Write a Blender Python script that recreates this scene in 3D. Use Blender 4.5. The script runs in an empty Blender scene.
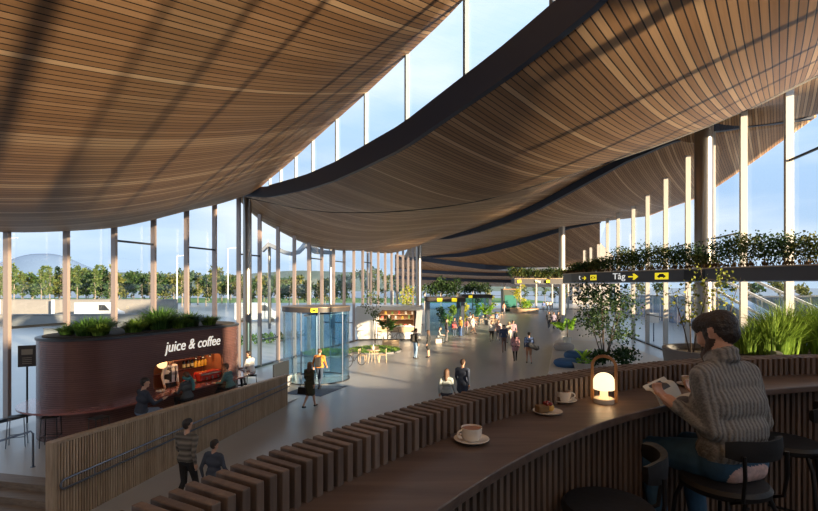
import bpy, bmesh, math, random
import numpy as np
from mathutils import Vector, Matrix, noise
R = math.radians
random.seed(7)
sc = bpy.context.scene
COL = sc.collection
F, XC, YH, H = 480.0, 409.0, 286.0, 4.4      # focal length in pixels, principal column, horizon row, eye height

# ------------------------------------------------------------------ helpers
def G(x, y, z=0.0):
    Y = (z - H) * F / (YH - y)
    return Vector(((x - XC) / F * Y, Y, z))
def W(x, y, Y):
    return Vector(((x - XC) / F * Y, Y, H + (YH - y) / F * Y))
def zat(y, Y):
    return H + (YH - y) / F * Y

def tag(o, label=None, cat=None, group=None, kind=None):
    if label: o['label'] = label
    if cat: o['category'] = cat
    if group: o['group'] = group
    if kind: o['kind'] = kind
    return o

def empty(name, loc=(0, 0, 0), rz=0.0, label=None, cat=None, group=None, kind=None):
    o = bpy.data.objects.new(name, None)
    COL.objects.link(o)
    o.location = loc
    o.rotation_euler = (0, 0, rz)
    o.empty_display_size = 0.1
    return tag(o, label, cat, group, kind)

class MB:
    """collects faces, builds one mesh object"""
    def __init__(s):
        s.v = []; s.f = []; s.m = []; s.uv = None
    def add(s, vs, fs, mi=0):
        b = len(s.v)
        s.v += [tuple(v) for v in vs]
        s.f += [tuple(b + i for i in f) for f in fs]
        s.m += [mi] * len(fs)
        return s
    def box(s, c, d, rz=0.0, mi=0, M=None):
        x, y, z = d[0] / 2, d[1] / 2, d[2] / 2
        vs = [Vector((a * x, b * y, e * z)) for a in (-1, 1) for b in (-1, 1) for e in (-1, 1)]
        m = M if M is not None else Matrix.Rotation(rz, 3, 'Z')
        vs = [m @ v + Vector(c) for v in vs]
        return s.add(vs, [(0, 1, 3, 2), (4, 6, 7, 5), (0, 4, 5, 1), (2, 3, 7, 6), (0, 2, 6, 4), (1, 5, 7, 3)], mi)
    def bar(s, a, b, w, h, mi=0, up=(0, 0, 1)):
        a = Vector(a); b = Vector(b); d = (b - a); L = d.length; d.normalize()
        u = Vector(up)
        if abs(d.dot(u)) > .98: u = Vector((1, 0, 0))
        r = d.cross(u).normalized(); u2 = r.cross(d)
        M = Matrix((r, d, u2)).transposed()
        return s.box((a + b) / 2, (w, L, h), M=M, mi=mi)
    def tube(s, pts, r, n=8, mi=0, closed=False, caps=True):
        pts = [Vector(p) for p in pts]
        N = len(pts)
        rs = r if isinstance(r, (list, tuple)) else [r] * N
        rings = []
        t0 = None; u = None
        for i, p in enumerate(pts):
            if closed: t = pts[(i + 1) % N] - pts[i - 1]
            else: t = pts[min(i + 1, N - 1)] - pts[max(i - 1, 0)]
            t.normalize()
            if u is None:
                u = t.orthogonal().normalized()
            else:
                u = (u - t * u.dot(t))
                u = u.normalized() if u.length > 1e-6 else t.orthogonal().normalized()
            w = t.cross(u)
            rings.append([p + (u * math.cos(2 * math.pi * k / n) + w * math.sin(2 * math.pi * k / n)) * rs[i] for k in range(n)])
        vs = [v for rg in rings for v in rg]
        fs = []
        for i in range(N if closed else N - 1):
            a = i * n; b = ((i + 1) % N) * n
            for k in range(n):
                fs.append((a + k, a + (k + 1) % n, b + (k + 1) % n, b + k))
        if caps and not closed:
            fs.append(tuple(reversed(range(n))))
            fs.append(tuple((N - 1) * n + k for k in range(n)))
        return s.add(vs, fs, mi)
    def lathe(s, prof, c=(0, 0, 0), n=24, mi=0, sx=1, sy=1):
        """profile of (r, z), open or closed at the axis"""
        c = Vector(c); vs = []; fs = []
        for (r, z) in prof:
            for k in range(n):
                a = 2 * math.pi * k / n
                vs.append(c + Vector((r * math.cos(a) * sx, r * math.sin(a) * sy, z)))
        for i in range(len(prof) - 1):
            for k in range(n):
                fs.append((i * n + k, i * n + (k + 1) % n, (i + 1) * n + (k + 1) % n, (i + 1) * n + k))
        return s.add(vs, fs, mi)
    def cyl(s, c, r, z0, z1, n=24, mi=0, r2=None):
        r2 = r if r2 is None else r2
        return s.lathe([(0, z0), (r, z0), (r2, z1), (0, z1)], c, n, mi)
    def ball(s, c, r, n=12, mi=0, sz=1.0, sx=1.0, sy=1.0, lumps=0.0):
        k = max(6, n // 2 + 2)
        prof = [(r * math.sin(math.pi * i / k), -r * sz * math.cos(math.pi * i / k)) for i in range(k + 1)]
        b = len(s.v)
        s.lathe(prof, c, n, mi, sx, sy)
        if lumps:
            for i in range(b, len(s.v)):
                p = Vector(s.v[i]); d = p - Vector(c)
                s.v[i] = tuple(Vector(c) + d * (1 + lumps * noise.noise(p * 3.1 / max(r, .05))))
        return s
    def prism(s, poly, z0, z1, mi=0):
        """extrude a 2-D polygon (ccw) vertically"""
        n = len(poly)
        vs = [(p[0], p[1], z0) for p in poly] + [(p[0], p[1], z1) for p in poly]
        fs = [tuple(reversed(range(n))), tuple(range(n, 2 * n))]
        fs += [(i, (i + 1) % n, n + (i + 1) % n, n + i) for i in range(n)]
        return s.add(vs, fs, mi)
    def extr(s, poly, o, ex, ey, ez, d, mi=0):
        """extrude polygon in plane (ex, ey) at o by d along ez"""
        o = Vector(o); ex = Vector(ex); ey = Vector(ey); ez = Vector(ez)
        n = len(poly)
        vs = [o + ex * p[0] + ey * p[1] for p in poly]
        vs += [v + ez * d for v in vs]
        fs = [tuple(reversed(range(n))), tuple(range(n, 2 * n))]
        fs += [(i, (i + 1) % n, n + (i + 1) % n, n + i) for i in range(n)]
        return s.add(vs, fs, mi)
    def quad(s, a, b, c, d, mi=0):
        return s.add([a, b, c, d], [(0, 1, 2, 3)], mi)
    def build(s, name, mats, parent=None, smooth=False, world=True, bevel=0.0, label=None, kind=None, sub=0):
        me = bpy.data.meshes.new(name)
        off = Vector((0, 0, 0)); inv = None
        vs = s.v
        if parent is not None and world:
            M = Matrix.Identity(4); q = parent
            while q is not None:
                M = (Matrix.Translation(q.location) @ Matrix.Rotation(q.rotation_euler.z, 4, 'Z')) @ M
                q = q.parent
            inv = M.inverted()
            vs = [tuple(inv @ Vector(v)) for v in vs]
        me.from_pydata(vs, [], s.f)
        if not isinstance(mats, (list, tuple)): mats = [mats]
        for m in mats: me.materials.append(m)
        if len(mats) > 1:
            me.polygons.foreach_set('material_index', s.m)
        if smooth:
            me.polygons.foreach_set('use_smooth', [True] * len(me.polygons))
        if s.uv is not None:
            l = me.uv_layers.new(name='UVMap')
            for lp in me.loops:
                l.data[lp.index].uv = s.uv[lp.vertex_index]
        me.validate()
        me.update()
        bm = bmesh.new(); bm.from_mesh(me)
        bmesh.ops.remove_doubles(bm, verts=bm.verts, dist=1e-5)
        bmesh.ops.recalc_face_normals(bm, faces=bm.faces)
        bm.to_mesh(me); bm.free()
        o = bpy.data.objects.new(name, me)
        COL.objects.link(o)
        if parent is not None: o.parent = parent
        if bevel:
            b = o.modifiers.new('bevel', 'BEVEL'); b.width = bevel; b.segments = 2; b.limit_method = 'ANGLE'
        if sub:
            b = o.modifiers.new('sub', 'SUBSURF'); b.levels = sub; b.render_levels = sub
        if smooth:
            try: me.set_sharp_from_angle(angle=R(42))
            except Exception: pass
        if label: o['label'] = label
        if kind: o['kind'] = kind
        return o

KIDS = {}
def copy_tree(o, parent=None):
    c = o.copy(); COL.objects.link(c)
    c.parent = parent
    for ch in [k for k in bpy.data.objects if k.parent == o]:
        copy_tree(ch, c)
    return c

# ------------------------------------------------------------------ materials
def newmat(name):
    m = bpy.data.materials.new(name); m.use_nodes = True
    nt = m.node_tree
    return m, nt, nt.nodes, nt.links, nt.nodes['Principled BSDF']

def mat(name, col, rough=0.6, metal=0.0, var=0.0, scale=8.0, bump=0.0, spec=0.5, sheen=0.0, trans=0.0, coat=0.0):
    m, nt, N, L, P = newmat(name)
    P.inputs['Roughness'].default_value = rough
    P.inputs['Metallic'].default_value = metal
    P.inputs['Specular IOR Level'].default_value = spec
    if coat: P.inputs['Coat Weight'].default_value = coat
    P.inputs['Base Color'].default_value = (*col, 1)
    if var or bump:
        tc = N.new('ShaderNodeTexCoord'); nz = N.new('ShaderNodeTexNoise')
        nz.inputs['Scale'].default_value = scale; nz.inputs['Detail'].default_value = 4
        L.new(tc.outputs['Object'], nz.inputs['Vector'])
        if var:
            mx = N.new('ShaderNodeMix'); mx.data_type = 'RGBA'
            mx.inputs['A'].default_value = (*[max(0, c * (1 - var)) for c in col], 1)
            mx.inputs['B'].default_value = (*[min(1, c * (1 + var)) for c in col], 1)
            L.new(nz.outputs['Fac'], mx.inputs['Factor']); L.new(mx.outputs['Result'], P.inputs['Base Color'])
        if bump:
            b = N.new('ShaderNodeBump'); b.inputs['Strength'].default_value = bump; b.inputs['Distance'].default_value = .02
            L.new(nz.outputs['Fac'], b.inputs['Height']); L.new(b.outputs['Normal'], P.inputs['Normal'])
    return m

def wood(name, c0, c1, axis='Z', scale=1.0, rough=0.55, island=0.25):
    """grained wood: noise stretched along an axis, tone differs a little from board to board"""
    m, nt, N, L, P = newmat(name)
    tc = N.new('ShaderNodeTexCoord'); mp = N.new('ShaderNodeMapping')
    s = {'X': (1.2, 14, 14), 'Y': (14, 1.2, 14), 'Z': (14, 14, 1.2)}[axis]
    mp.inputs['Scale'].default_value = [k * scale for k in s]
    nz = N.new('ShaderNodeTexNoise'); nz.inputs['Scale'].default_value = 2.0; nz.inputs['Detail'].default_value = 6
    nz.inputs['Distortion'].default_value = .6
    L.new(tc.outputs['Object'], mp.inputs['Vector']); L.new(mp.outputs['Vector'], nz.inputs['Vector'])
    ge = N.new('ShaderNodeNewGeometry')
    ad = N.new('ShaderNodeMath'); ad.operation = 'MULTIPLY_ADD'; ad.inputs[1].default_value = island; ad.inputs[2].default_value = -island / 2
    L.new(ge.outputs['Random Per Island'], ad.inputs[0])
    a2 = N.new('ShaderNodeMath'); a2.operation = 'ADD'; L.new(ad.outputs[0], a2.inputs[0]); L.new(nz.outputs['Fac'], a2.inputs[1])
    cr = N.new('ShaderNodeValToRGB')
    cr.color_ramp.elements[0].position = .28; cr.color_ramp.elements[0].color = (*c0, 1)
    cr.color_ramp.elements[1].position = .75; cr.color_ramp.elements[1].color = (*c1, 1)
    L.new(a2.outputs[0], cr.inputs['Fac']); L.new(cr.outputs['Color'], P.inputs['Base Color'])
    P.inputs['Roughness'].default_value = rough
    b = N.new('ShaderNodeBump'); b.inputs['Strength'].default_value = .15; b.inputs['Distance'].default_value = .01
    L.new(nz.outputs['Fac'], b.inputs['Height']); L.new(b.outputs['Normal'], P.inputs['Normal'])
    return m

def slat_ceiling(name):
    """timber battens: UV.x counts battens, UV.y runs along them in metres"""
    m, nt, N, L, P = newmat(name)
    uv = N.new('ShaderNodeUVMap'); uv.uv_map = 'UVMap'
    sp = N.new('ShaderNodeSeparateXYZ'); L.new(uv.outputs['UV'], sp.inputs[0])
    fl = N.new('ShaderNodeMath'); fl.operation = 'FLOOR'; L.new(sp.outputs['X'], fl.inputs[0])
    fr = N.new('ShaderNodeMath'); fr.operation = 'FRACT'; L.new(sp.outputs['X'], fr.inputs[0])
    wn = N.new('ShaderNodeTexWhiteNoise'); wn.noise_dimensions = '1D'; L.new(fl.outputs[0], wn.inputs['W'])
    cr = N.new('ShaderNodeValToRGB'); e = cr.color_ramp.elements
    e[0].position = 0; e[0].color = (.27, .145, .068, 1)
    e[1].position = 1; e[1].color = (.60, .40, .235, 1)
    k = cr.color_ramp.elements.new(.5); k.color = (.34, .19, .092, 1)
    k = cr.color_ramp.elements.new(.8); k.color = (.41, .24, .125, 1)
    L.new(wn.outputs['Value'], cr.inputs['Fac'])
    # grain along the batten
    cx = N.new('ShaderNodeCombineXYZ')
    my = N.new('ShaderNodeMath'); my.operation = 'MULTIPLY'; my.inputs[1].default_value = .35
    L.new(sp.outputs['Y'], my.inputs[0])
    mx_ = N.new('ShaderNodeMath'); mx_.operation = 'MULTIPLY'; mx_.inputs[1].default_value = 3.0; L.new(sp.outputs['X'], mx_.inputs[0])
    L.new(mx_.outputs[0], cx.inputs[0]); L.new(my.outputs[0], cx.inputs[1]); L.new(fl.outputs[0], cx.inputs[2])
    nz = N.new('ShaderNodeTexNoise'); nz.inputs['Scale'].default_value = 1.0; nz.inputs['Detail'].default_value = 3
    L.new(cx.outputs[0], nz.inputs['Vector'])
    hs = N.new('ShaderNodeHueSaturation')
    mr = N.new('ShaderNodeMapRange'); mr.inputs['To Min'].default_value = .8; mr.inputs['To Max'].default_value = 1.2
    L.new(nz.outputs['Fac'], mr.inputs['Value']); L.new(mr.outputs['Result'], hs.inputs['Value']); L.new(cr.outputs['Color'], hs.inputs['Color'])
    # dark gap between battens
    gp = N.new('ShaderNodeMath'); gp.operation = 'GREATER_THAN'; gp.inputs[1].default_value = .84; L.new(fr.outputs[0], gp.inputs[0])
    mix = N.new('ShaderNodeMix'); mix.data_type = 'RGBA'; mix.inputs['B'].default_value = (.022, .014, .01, 1)
    L.new(gp.outputs[0], mix.inputs['Factor']); L.new(hs.outputs['Color'], mix.inputs['A'])
    L.new(mix.outputs['Result'], P.inputs['Base Color'])
    P.inputs['Roughness'].default_value = .5
    P.inputs['Specular IOR Level'].default_value = .35
    bp = N.new('ShaderNodeBump'); bp.inputs['Strength'].default_value = .5; bp.inputs['Distance'].default_value = .05; bp.invert = True
    L.new(gp.outputs[0], bp.inputs['Height']); L.new(bp.outputs['Normal'], P.inputs['Normal'])
    return m

def glass(name, tint=(.93, .97, 1.0), refl=.06, rough=.02):
    m, nt, N, L, P = newmat(name); N.remove(P)
    out = N['Material Output']
    t = N.new('ShaderNodeBsdfTransparent'); t.inputs['Color'].default_value = (*tint, 1)
    g = N.new('ShaderNodeBsdfGlossy'); g.inputs['Roughness'].default_value = rough
    lw = N.new('ShaderNodeLayerWeight'); lw.inputs['Blend'].default_value = .25
    mr = N.new('ShaderNodeMapRange'); mr.inputs['To Min'].default_value = refl; mr.inputs['To Max'].default_value = min(.6, refl * 6)
    L.new(lw.outputs['Facing'], mr.inputs['Value'])
    mx = N.new('ShaderNodeMixShader')
    L.new(mr.outputs['Result'], mx.inputs['Fac']); L.new(t.outputs[0], mx.inputs[1]); L.new(g.outputs[0], mx.inputs[2])
    L.new(mx.outputs[0], out.inputs['Surface'])
    return m

def leafmat(name, c0, c1, trans=.35):
    m, nt, N, L, P = newmat(name)
    ge = N.new('ShaderNodeNewGeometry'); cr = N.new('ShaderNodeValToRGB')
    cr.color_ramp.elements[0].color = (*c0, 1); cr.color_ramp.elements[1].color = (*c1, 1)
    L.new(ge.outputs['Random Per Island'], cr.inputs['Fac']); L.new(cr.outputs['Color'], P.inputs['Base Color'])
    P.inputs['Roughness'].default_value = .55
    P.inputs['Specular IOR Level'].default_value = .25
    tr = N.new('ShaderNodeBsdfTranslucent'); L.new(cr.outputs['Color'], tr.inputs['Color'])
    mx = N.new('ShaderNodeMixShader'); mx.inputs['Fac'].default_value = trans
    L.new(P.outputs[0], mx.inputs[1]); L.new(tr.outputs[0], mx.inputs[2]); L.new(mx.outputs[0], N['Material Output'].inputs['Surface'])
    return m

def emit(name, col, s):
    m, nt, N, L, P = newmat(name)
    P.inputs['Base Color'].default_value = (*col, 1)
    P.inputs['Emission Color'].default_value = (*col, 1)
    P.inputs['Emission Strength'].default_value = s
    return m

def banded(name, c0, c1, pitch, rough=.35, metal=.0, dark=.45, gap=.16, horizontal=True):
    """thin battens with dark grooves (horizontal: along z)"""
    m, nt, N, L, P = newmat(name)
    tc = N.new('ShaderNodeTexCoord'); sp = N.new('ShaderNodeSeparateXYZ'); L.new(tc.outputs['Object'], sp.inputs[0])
    dv = N.new('ShaderNodeMath'); dv.operation = 'DIVIDE'; dv.inputs[1].default_value = pitch; L.new(sp.outputs['Z'], dv.inputs[0])
    fl = N.new('ShaderNodeMath'); fl.operation = 'FLOOR'; L.new(dv.outputs[0], fl.inputs[0])
    fr = N.new('ShaderNodeMath'); fr.operation = 'FRACT'; L.new(dv.outputs[0], fr.inputs[0])
    nz = N.new('ShaderNodeTexNoise'); nz.inputs['Scale'].default_value = 1.0; nz.inputs['Detail'].default_value = 3
    mp = N.new('ShaderNodeMapping'); mp.inputs['Scale'].default_value = (1.5, 1.5, 1 / pitch * .8); L.new(tc.outputs['Object'], mp.inputs['Vector']); L.new(mp.outputs[0], nz.inputs['Vector'])
    mx = N.new('ShaderNodeMix'); mx.data_type = 'RGBA'; mx.inputs['A'].default_value = (*c0, 1); mx.inputs['B'].default_value = (*c1, 1)
    L.new(nz.outputs['Fac'], mx.inputs['Factor'])
    gt = N.new('ShaderNodeMath'); gt.operation = 'LESS_THAN'; gt.inputs[1].default_value = gap; L.new(fr.outputs[0], gt.inputs[0])
    m2 = N.new('ShaderNodeMix'); m2.data_type = 'RGBA'; m2.inputs['B'].default_value = (*[c * dark for c in c0], 1)
    L.new(gt.outputs[0], m2.inputs['Factor']); L.new(mx.outputs['Result'], m2.inputs['A']); L.new(m2.outputs['Result'], P.inputs['Base Color'])
    P.inputs['Roughness'].default_value = rough; P.inputs['Metallic'].default_value = metal
    bp = N.new('ShaderNodeBump'); bp.inputs['Strength'].default_value = .4; bp.inputs['Distance'].default_value = .01; bp.invert = True
    L.new(gt.outputs[0], bp.inputs['Height']); L.new(bp.outputs['Normal'], P.inputs['Normal'])
    return m

M = {}
M['ceil'] = slat_ceiling('timber_battens')
M['fascia'] = mat('dark_steel_fascia', (.03, .046, .085), .5, .05)
M['floor'] = mat('polished_concrete', (.36, .358, .36), .3, 0, .12, .6)
M['mezz'] = mat('dark_boards', (.03, .026, .024), .7, 0, .2, 3)
M['mull'] = mat('bronze_mullion', (.33, .26, .235), .35, .35)
M['mullw'] = mat('pale_mullion', (.46, .43, .40), .4, .35)
M['steel'] = mat('brushed_steel', (.30, .28, .26), .3, .9, .08, 20)
M['darksteel'] = mat('dark_steel', (.05, .055, .065), .4, .6)
M['blackmetal'] = mat('black_metal', (.007, .007, .008), .5, .2)
M['rail'] = mat('blue_grey_handrail', (.16, .19, .25), .3, .8)
M['glass'] = glass('facade_glass', (.90, .96, 1.0), .035)
M['glassb'] = glass('door_glass', (.80, .93, .985), .09)
M['counter'] = wood('walnut_counter', (.076, .049, .037), (.15, .103, .078), 'X', .7, .42)
M['slat'] = wood('walnut_slats', (.085, .056, .041), (.17, .117, .086), 'Z', 1.2, .5, .35)
M['rampwood'] = wood('pale_oak_slats', (.26, .18, .115), (.44, .33, .23), 'Z', 1.0, .5, .3)
M['stepwood'] = wood('step_boards', (.12, .085, .062), (.22, .165, .12), 'X', .8, .55)
M['kiosk'] = banded('bronze_slats', (.115, .055, .050), (.195, .098, .086), .055, .24, .35)
M['kioskin'] = mat('copper_lining', (.42, .17, .09), .35, .4, .2, 5)
M['kioskdark'] = mat('dark_burgundy', (.085, .024, .02), .3, .2)
M['ledge'] = mat('burgundy_ledge', (.27, .10, .09), .18, .2, coat=.5)
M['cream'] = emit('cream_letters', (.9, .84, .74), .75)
M['white'] = mat('white_panel', (.74, .74, .74), .4)
M['ceramic'] = mat('cream_ceramic', (.72, .66, .58), .2, 0, .05, 10, coat=.4)
M['coffee'] = mat('coffee_foam', (.30, .13, .06), .5, 0, .4, 30)
M['spoon'] = mat('steel_spoon', (.6, .6, .6), .2, 1)
M['soil'] = mat('dark_soil', (.03, .022, .016), .9, 0, .4, 20)
M['concrete'] = mat('grey_concrete', (.16, .16, .165), .7, 0, .15, 4)
M['palewood'] = wood('pale_wood', (.45, .31, .19), (.66, .5, .34), 'X', 1.0)
M['midwood'] = wood('mid_wood', (.24, .13, .07), (.4, .24, .14), 'X', 1.0)
M['yellow'] = emit('yellow_sign', (.95, .75, .02), .75)
M['signwhite'] = emit('white_sign', (.9, .9, .88), .7)
M['signdark'] = mat('sign_face', (.045, .04, .042), .45)
M['black'] = mat('matt_black', (.012, .012, .013), .6)
M['leather'] = mat('black_leather', (.006, .006, .007), .6, 0, .2, 30, .1)
M['grassb'] = leafmat('fresh_grass', (.07, .15, .02), (.30, .44, .07), .35)
M['grassd'] = leafmat('deep_green', (.02, .06, .015), (.09, .19, .035), .3)
M['leafd'] = leafmat('dark_leaf', (.014, .038, .014), (.055, .105, .03), .3)
M['leafo'] = leafmat('olive_leaf', (.03, .045, .012), (.16, .17, .04), .3)
M['leafy'] = leafmat('yellow_leaf', (.25, .3, .03), (.62, .6, .09), .45)
M['leafs'] = leafmat('spring_leaf', (.13, .17, .025), (.36, .38, .07), .35)
M['leafb'] = leafmat('bright_leaf', (.10, .26, .02), (.32, .52, .06), .45)
M['leaft'] = leafmat('birch_leaf', (.03, .065, .02), (.12, .165, .05), .3)
M['bark'] = mat('bark', (.09, .065, .05), .85, 0, .3, 20)
M['barkp'] = mat('pale_bark', (.2, .17, .14), .8, 0, .3, 20)
M['lawn'] = mat('lawn_turf', (.075, .17, .03), .9, 0, .35, 14, .5)
M['bluemat'] = mat('blue_mat', (.07, .11, .19), .8, 0, .35, 12)
M['navyfab'] = mat('blue_pouf', (.035, .10, .22), .8, 0, .2, 30, .2)
M['beigefab'] = mat('beige_pouf', (.38, .35, .32), .85, 0, .15, 30, .2)
M['plinth'] = mat('pale_stone', (.50, .44, .38), .5, 0, .1, 2)
M['ground'] = mat('pale_paving', (.21, .26, .33), .7, 0, .12, .2)
M['road'] = mat('asphalt', (.13, .17, .23), .7, 0, .15, .5)
M['terrace'] = mat('terrace_wall', (.22, .21, .20), .8, 0, .12, .6)
M['blueglass'] = mat('blue_cladding', (.13, .21, .36), .25, .2, .25, .5)
M['hill'] = mat('hazy_hill', (.10, .16, .27), .95, 0, .06, .02)  # aerial haze is put into this bluish base colour
M['forest'] = mat('distant_forest', (.075, .11, .10), .95, 0, .4, .12)
# ------------------------------------------------------------------ plan of the hall
DL, DR = 15.5, 11.0
aL, aR = R(17.46), R(10.6)
def PL(s, d=0.0):
    return Vector((math.sin(aL) * s - (DL + d) * math.cos(aL), math.cos(aL) * s + (DL + d) * math.sin(aL)))
def PR(s, d=0.0):
    return Vector((math.sin(aR) * s + (DR + d) * math.cos(aR), math.cos(aR) * s - (DR + d) * math.sin(aR)))
def s_left(x):
    return DL / math.tan(math.atan((409 - x) / F) + aL)
def s_right(x):
    return DR / math.tan(math.atan((x - 409) / F) - aR)

class TPS:
    """smooth surface z(x, y) through scattered heights"""
    def __init__(s, pts, lam=2e-5):
        P = np.array(pts, float); s.P = P[:, :2]; n = len(P)
        K = s.k(s.P, s.P) + lam * np.eye(n) * 50
        Q = np.c_[np.ones(n), s.P]
        A = np.block([[K, Q], [Q.T, np.zeros((3, 3))]])
        s.w = np.linalg.solve(A, np.r_[P[:, 2], 0, 0, 0])
    def k(s, a, b):
        r2 = ((a[:, None, :] - b[None]) ** 2).sum(-1)
        return np.where(r2 > 1e-9, .5 * r2 * np.log(np.maximum(r2, 1e-9)), 0)
    def __call__(s, x, y):
        q = np.atleast_2d(np.array([x, y], float).T)
        z = s.k(q, s.P) @ s.w[:-3] + np.c_[np.ones(len(q)), q] @ s.w[-3:]
        return float(z[0]) if np.ndim(x) == 0 else z

SL_AZ = R(37.7); PITCH = .125
def slat_uv(x, y):
    return ((x * math.cos(SL_AZ) - y * math.sin(SL_AZ)) / PITCH + 400, x * math.sin(SL_AZ) + y * math.cos(SL_AZ))

def resample(pts, n):
    pts = [Vector(p) for p in pts]
    d = [0]
    for a, b in zip(pts, pts[1:]): d.append(d[-1] + (b - a).length)
    out = []
    for i in range(n):
        t = d[-1] * i / (n - 1); k = 0
        while k < len(d) - 2 and d[k + 1] < t: k += 1
        u = (t - d[k]) / max(1e-9, d[k + 1] - d[k])
        out.append(pts[k].lerp(pts[k + 1], u))
    return out

def roof_shell(front, back, zf, nu=90, nv=60):
    """timber soffit lofted in plan between two lines, height from zf"""
    A = resample([Vector((p[0], p[1])) for p in front], nu); B = resample([Vector((p[0], p[1])) for p in back], nu)
    xs = []; ys = []
    for j in range(nv):
        for i in range(nu):
            p = A[i].lerp(B[i], j / (nv - 1)); xs.append(p.x); ys.append(p.y)
    zs = zf(np.array(xs), np.array(ys))
    m = MB()
    m.v = [(x, y, float(z)) for x, y, z in zip(xs, ys, zs)]
    m.uv = [slat_uv(x, y) for x, y in zip(xs, ys)]
    for j in range(nv - 1):
        for i in range(nu - 1):
            a = j * nu + i
            m.f.append((a, a + 1, a + nu + 1, a + nu)); m.m.append(0)
    me = bpy.data.meshes.new('ceiling'); me.from_pydata(m.v, [], m.f); me.materials.append(M['ceil'])
    me.polygons.foreach_set('use_smooth', [True] * len(me.polygons))
    l = me.uv_layers.new(name='UVMap')
    for lp in me.loops: l.data[lp.index].uv = m.uv[lp.vertex_index]
    o = bpy.data.objects.new('ceiling', me); COL.objects.link(o); o['kind'] = 'structure'
    sd = o.modifiers.new('thick', 'SOLIDIFY'); sd.thickness = .22; sd.offset = 1.0
    # the soffit is the face looking down, the deck above it gets the thickness
    bm = bmesh.new(); bm.from_mesh(me)
    bm.normal_update()
    if sum(f.normal.z for f in bm.faces) < 0:
        bmesh.ops.reverse_faces(bm, faces=bm.faces)
    bm.to_mesh(me); bm.free()
    return o

def fascia(pts, hgt, wid=.35, name='trim_1', mat_=None, taper=True):
    """steel edge beam along a roof edge; pts on its lower edge"""
    m = MB(); n = len(pts); rings = []
    for i, p in enumerate(pts):
        t = (Vector(pts[min(i + 1, n - 1)]) - Vector(pts[max(i - 1, 0)])); t.z = 0; t.normalize()
        nr = Vector((t.y, -t.x, 0))
        h = hgt(i / (n - 1)) if callable(hgt) else hgt
        p = Vector(p)
        rings += [p - nr * wid * .5, p + nr * wid * .5, p + nr * wid * .5 + Vector((0, 0, h)), p - nr * wid * .5 + Vector((0, 0, h))]
    fs = []
    for i in range(n - 1):
        for k in range(4):
            a = i * 4 + k; b = i * 4 + (k + 1) % 4
            fs.append((a, b, b + 4, a + 4))
    fs += [(0, 1, 2, 3), tuple((n - 1) * 4 + k for k in (3, 2, 1, 0))]
    m.add(rings, fs)
    return m.build(name, mat_ or M['fascia'], kind='structure')

def on_line(p0, p1, x):
    """plan point where the sight line through column x crosses the plan line p0-p1"""
    r = (x - XC) / F
    dx, dy = p1[0] - p0[0], p1[1] - p0[1]
    t = (r * p0[1] - p0[0]) / (dx - r * dy)
    return Vector((p0[0] + dx * t, p0[1] + dy * t))

# edge lines of the roof bays run from left columns to right columns
L0, L1, L2 = PL(-10.4), PL(20.8), PL(52.0)
R0, R1, R2 = PR(-35), PR(-3.5), PR(28.0)
def px_on(p0, p1, x, y):
    q = on_line(p0, p1, x); return (q.x, q.y, zat(y, q.y))

h3 = lambda t: .22 + .5 * math.sin(math.pi * min(1, t * .9 + .1))
h4 = lambda t: .25 + .7 * math.sin(math.pi * t) ** 1.5
# --- second bay: lower edge F2 (bottom of fascia) ---
F2 = [(L1.x, L1.y, zat(196, L1.y))] + [px_on(L1, R1, x, y) for x, y in
      [(270, 197), (283, 194.5), (309, 189), (336, 180), (365, 167), (404, 148), (462, 108), (497, 84.5), (544, 49), (591, 12)]]
q = on_line(L1, R1, 700); F2 += [(q.x, q.y, 8.8), (R1.x * .6 + q.x * .4, R1.y * .6 + q.y * .4, 9.3), (R1.x, R1.y, 10.2)]
# --- upper edge of the clerestory = back edge of the first bay ---
C2 = [(L1.x, L1.y, zat(192, L1.y))] + [px_on(L1, R1, x, y) for x, y in
      [(270, 179), (281, 170), (296, 157), (313, 141), (337, 119.5), (366, 93.5), (407, 55), (466, -3)]]
C2 += [px_on(L1, R1, 530, -85), (q.x, q.y, 11.3), (R1.x * .6 + q.x * .4, R1.y * .6 + q.y * .4, 13.6), (R1.x, R1.y, 15.6)]
# --- third bay lower edge F3 ---
F3 = [(L2.x, L2.y, zat(240, L2.y))] + [px_on(L2, R2, x, y) for x, y in
      [(450, 238), (480, 231), (510, 221), (540, 208), (580, 186), (626, 161), (670, 142)]] + [(R2.x, R2.y, zat(131, R2.y))]

left_tops = [(10, 232), (40, 232.2), (68.6, 231), (116, 227.5), (155, 218), (189, 210), (216.6, 204)]
S1 = list(C2)
for x, y in left_tops:
    p = PL(s_left(x)); S1.append((p.x, p.y, zat(y, p.y)))
    p2 = PL(s_left(x), 3.0); S1.append((p2.x, p2.y, zat(y, p.y) + .35))
p = PL(2); S1.append((p.x, p.y, 6.1)); p = PL(-5); S1.append((p.x, p.y, 7.2)); S1.append((L0.x, L0.y, 9.0))
for t, z in ((.25, 9.8), (.5, 12.0), (.75, 14.5), (1, 16.5)):
    p = L0.lerp(R0, t); S1.append((p.x, p.y, z))
S1 += [(12, -20, 16), (2, 0, 11.3), (-6, 6, 7.6), (-5, -8, 8.8)]
tps1 = TPS(S1)
n1 = 14
fr = [PL(-10.4, 3.2), L0, R0]
bk = [PL(20.8, .6)] + [(c[0], c[1]) for c in C2]
ext = Vector(C2[-1][:2]) + (Vector(C2[-1][:2]) - Vector(C2[-2][:2])).normalized() * 2
roof_shell([PL(-10.4, 3.0), L0, R0], [PL(20.8, .8)] + [c[:2] for c in C2] + [ext], lambda x, y: tps1(x, y))

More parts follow.
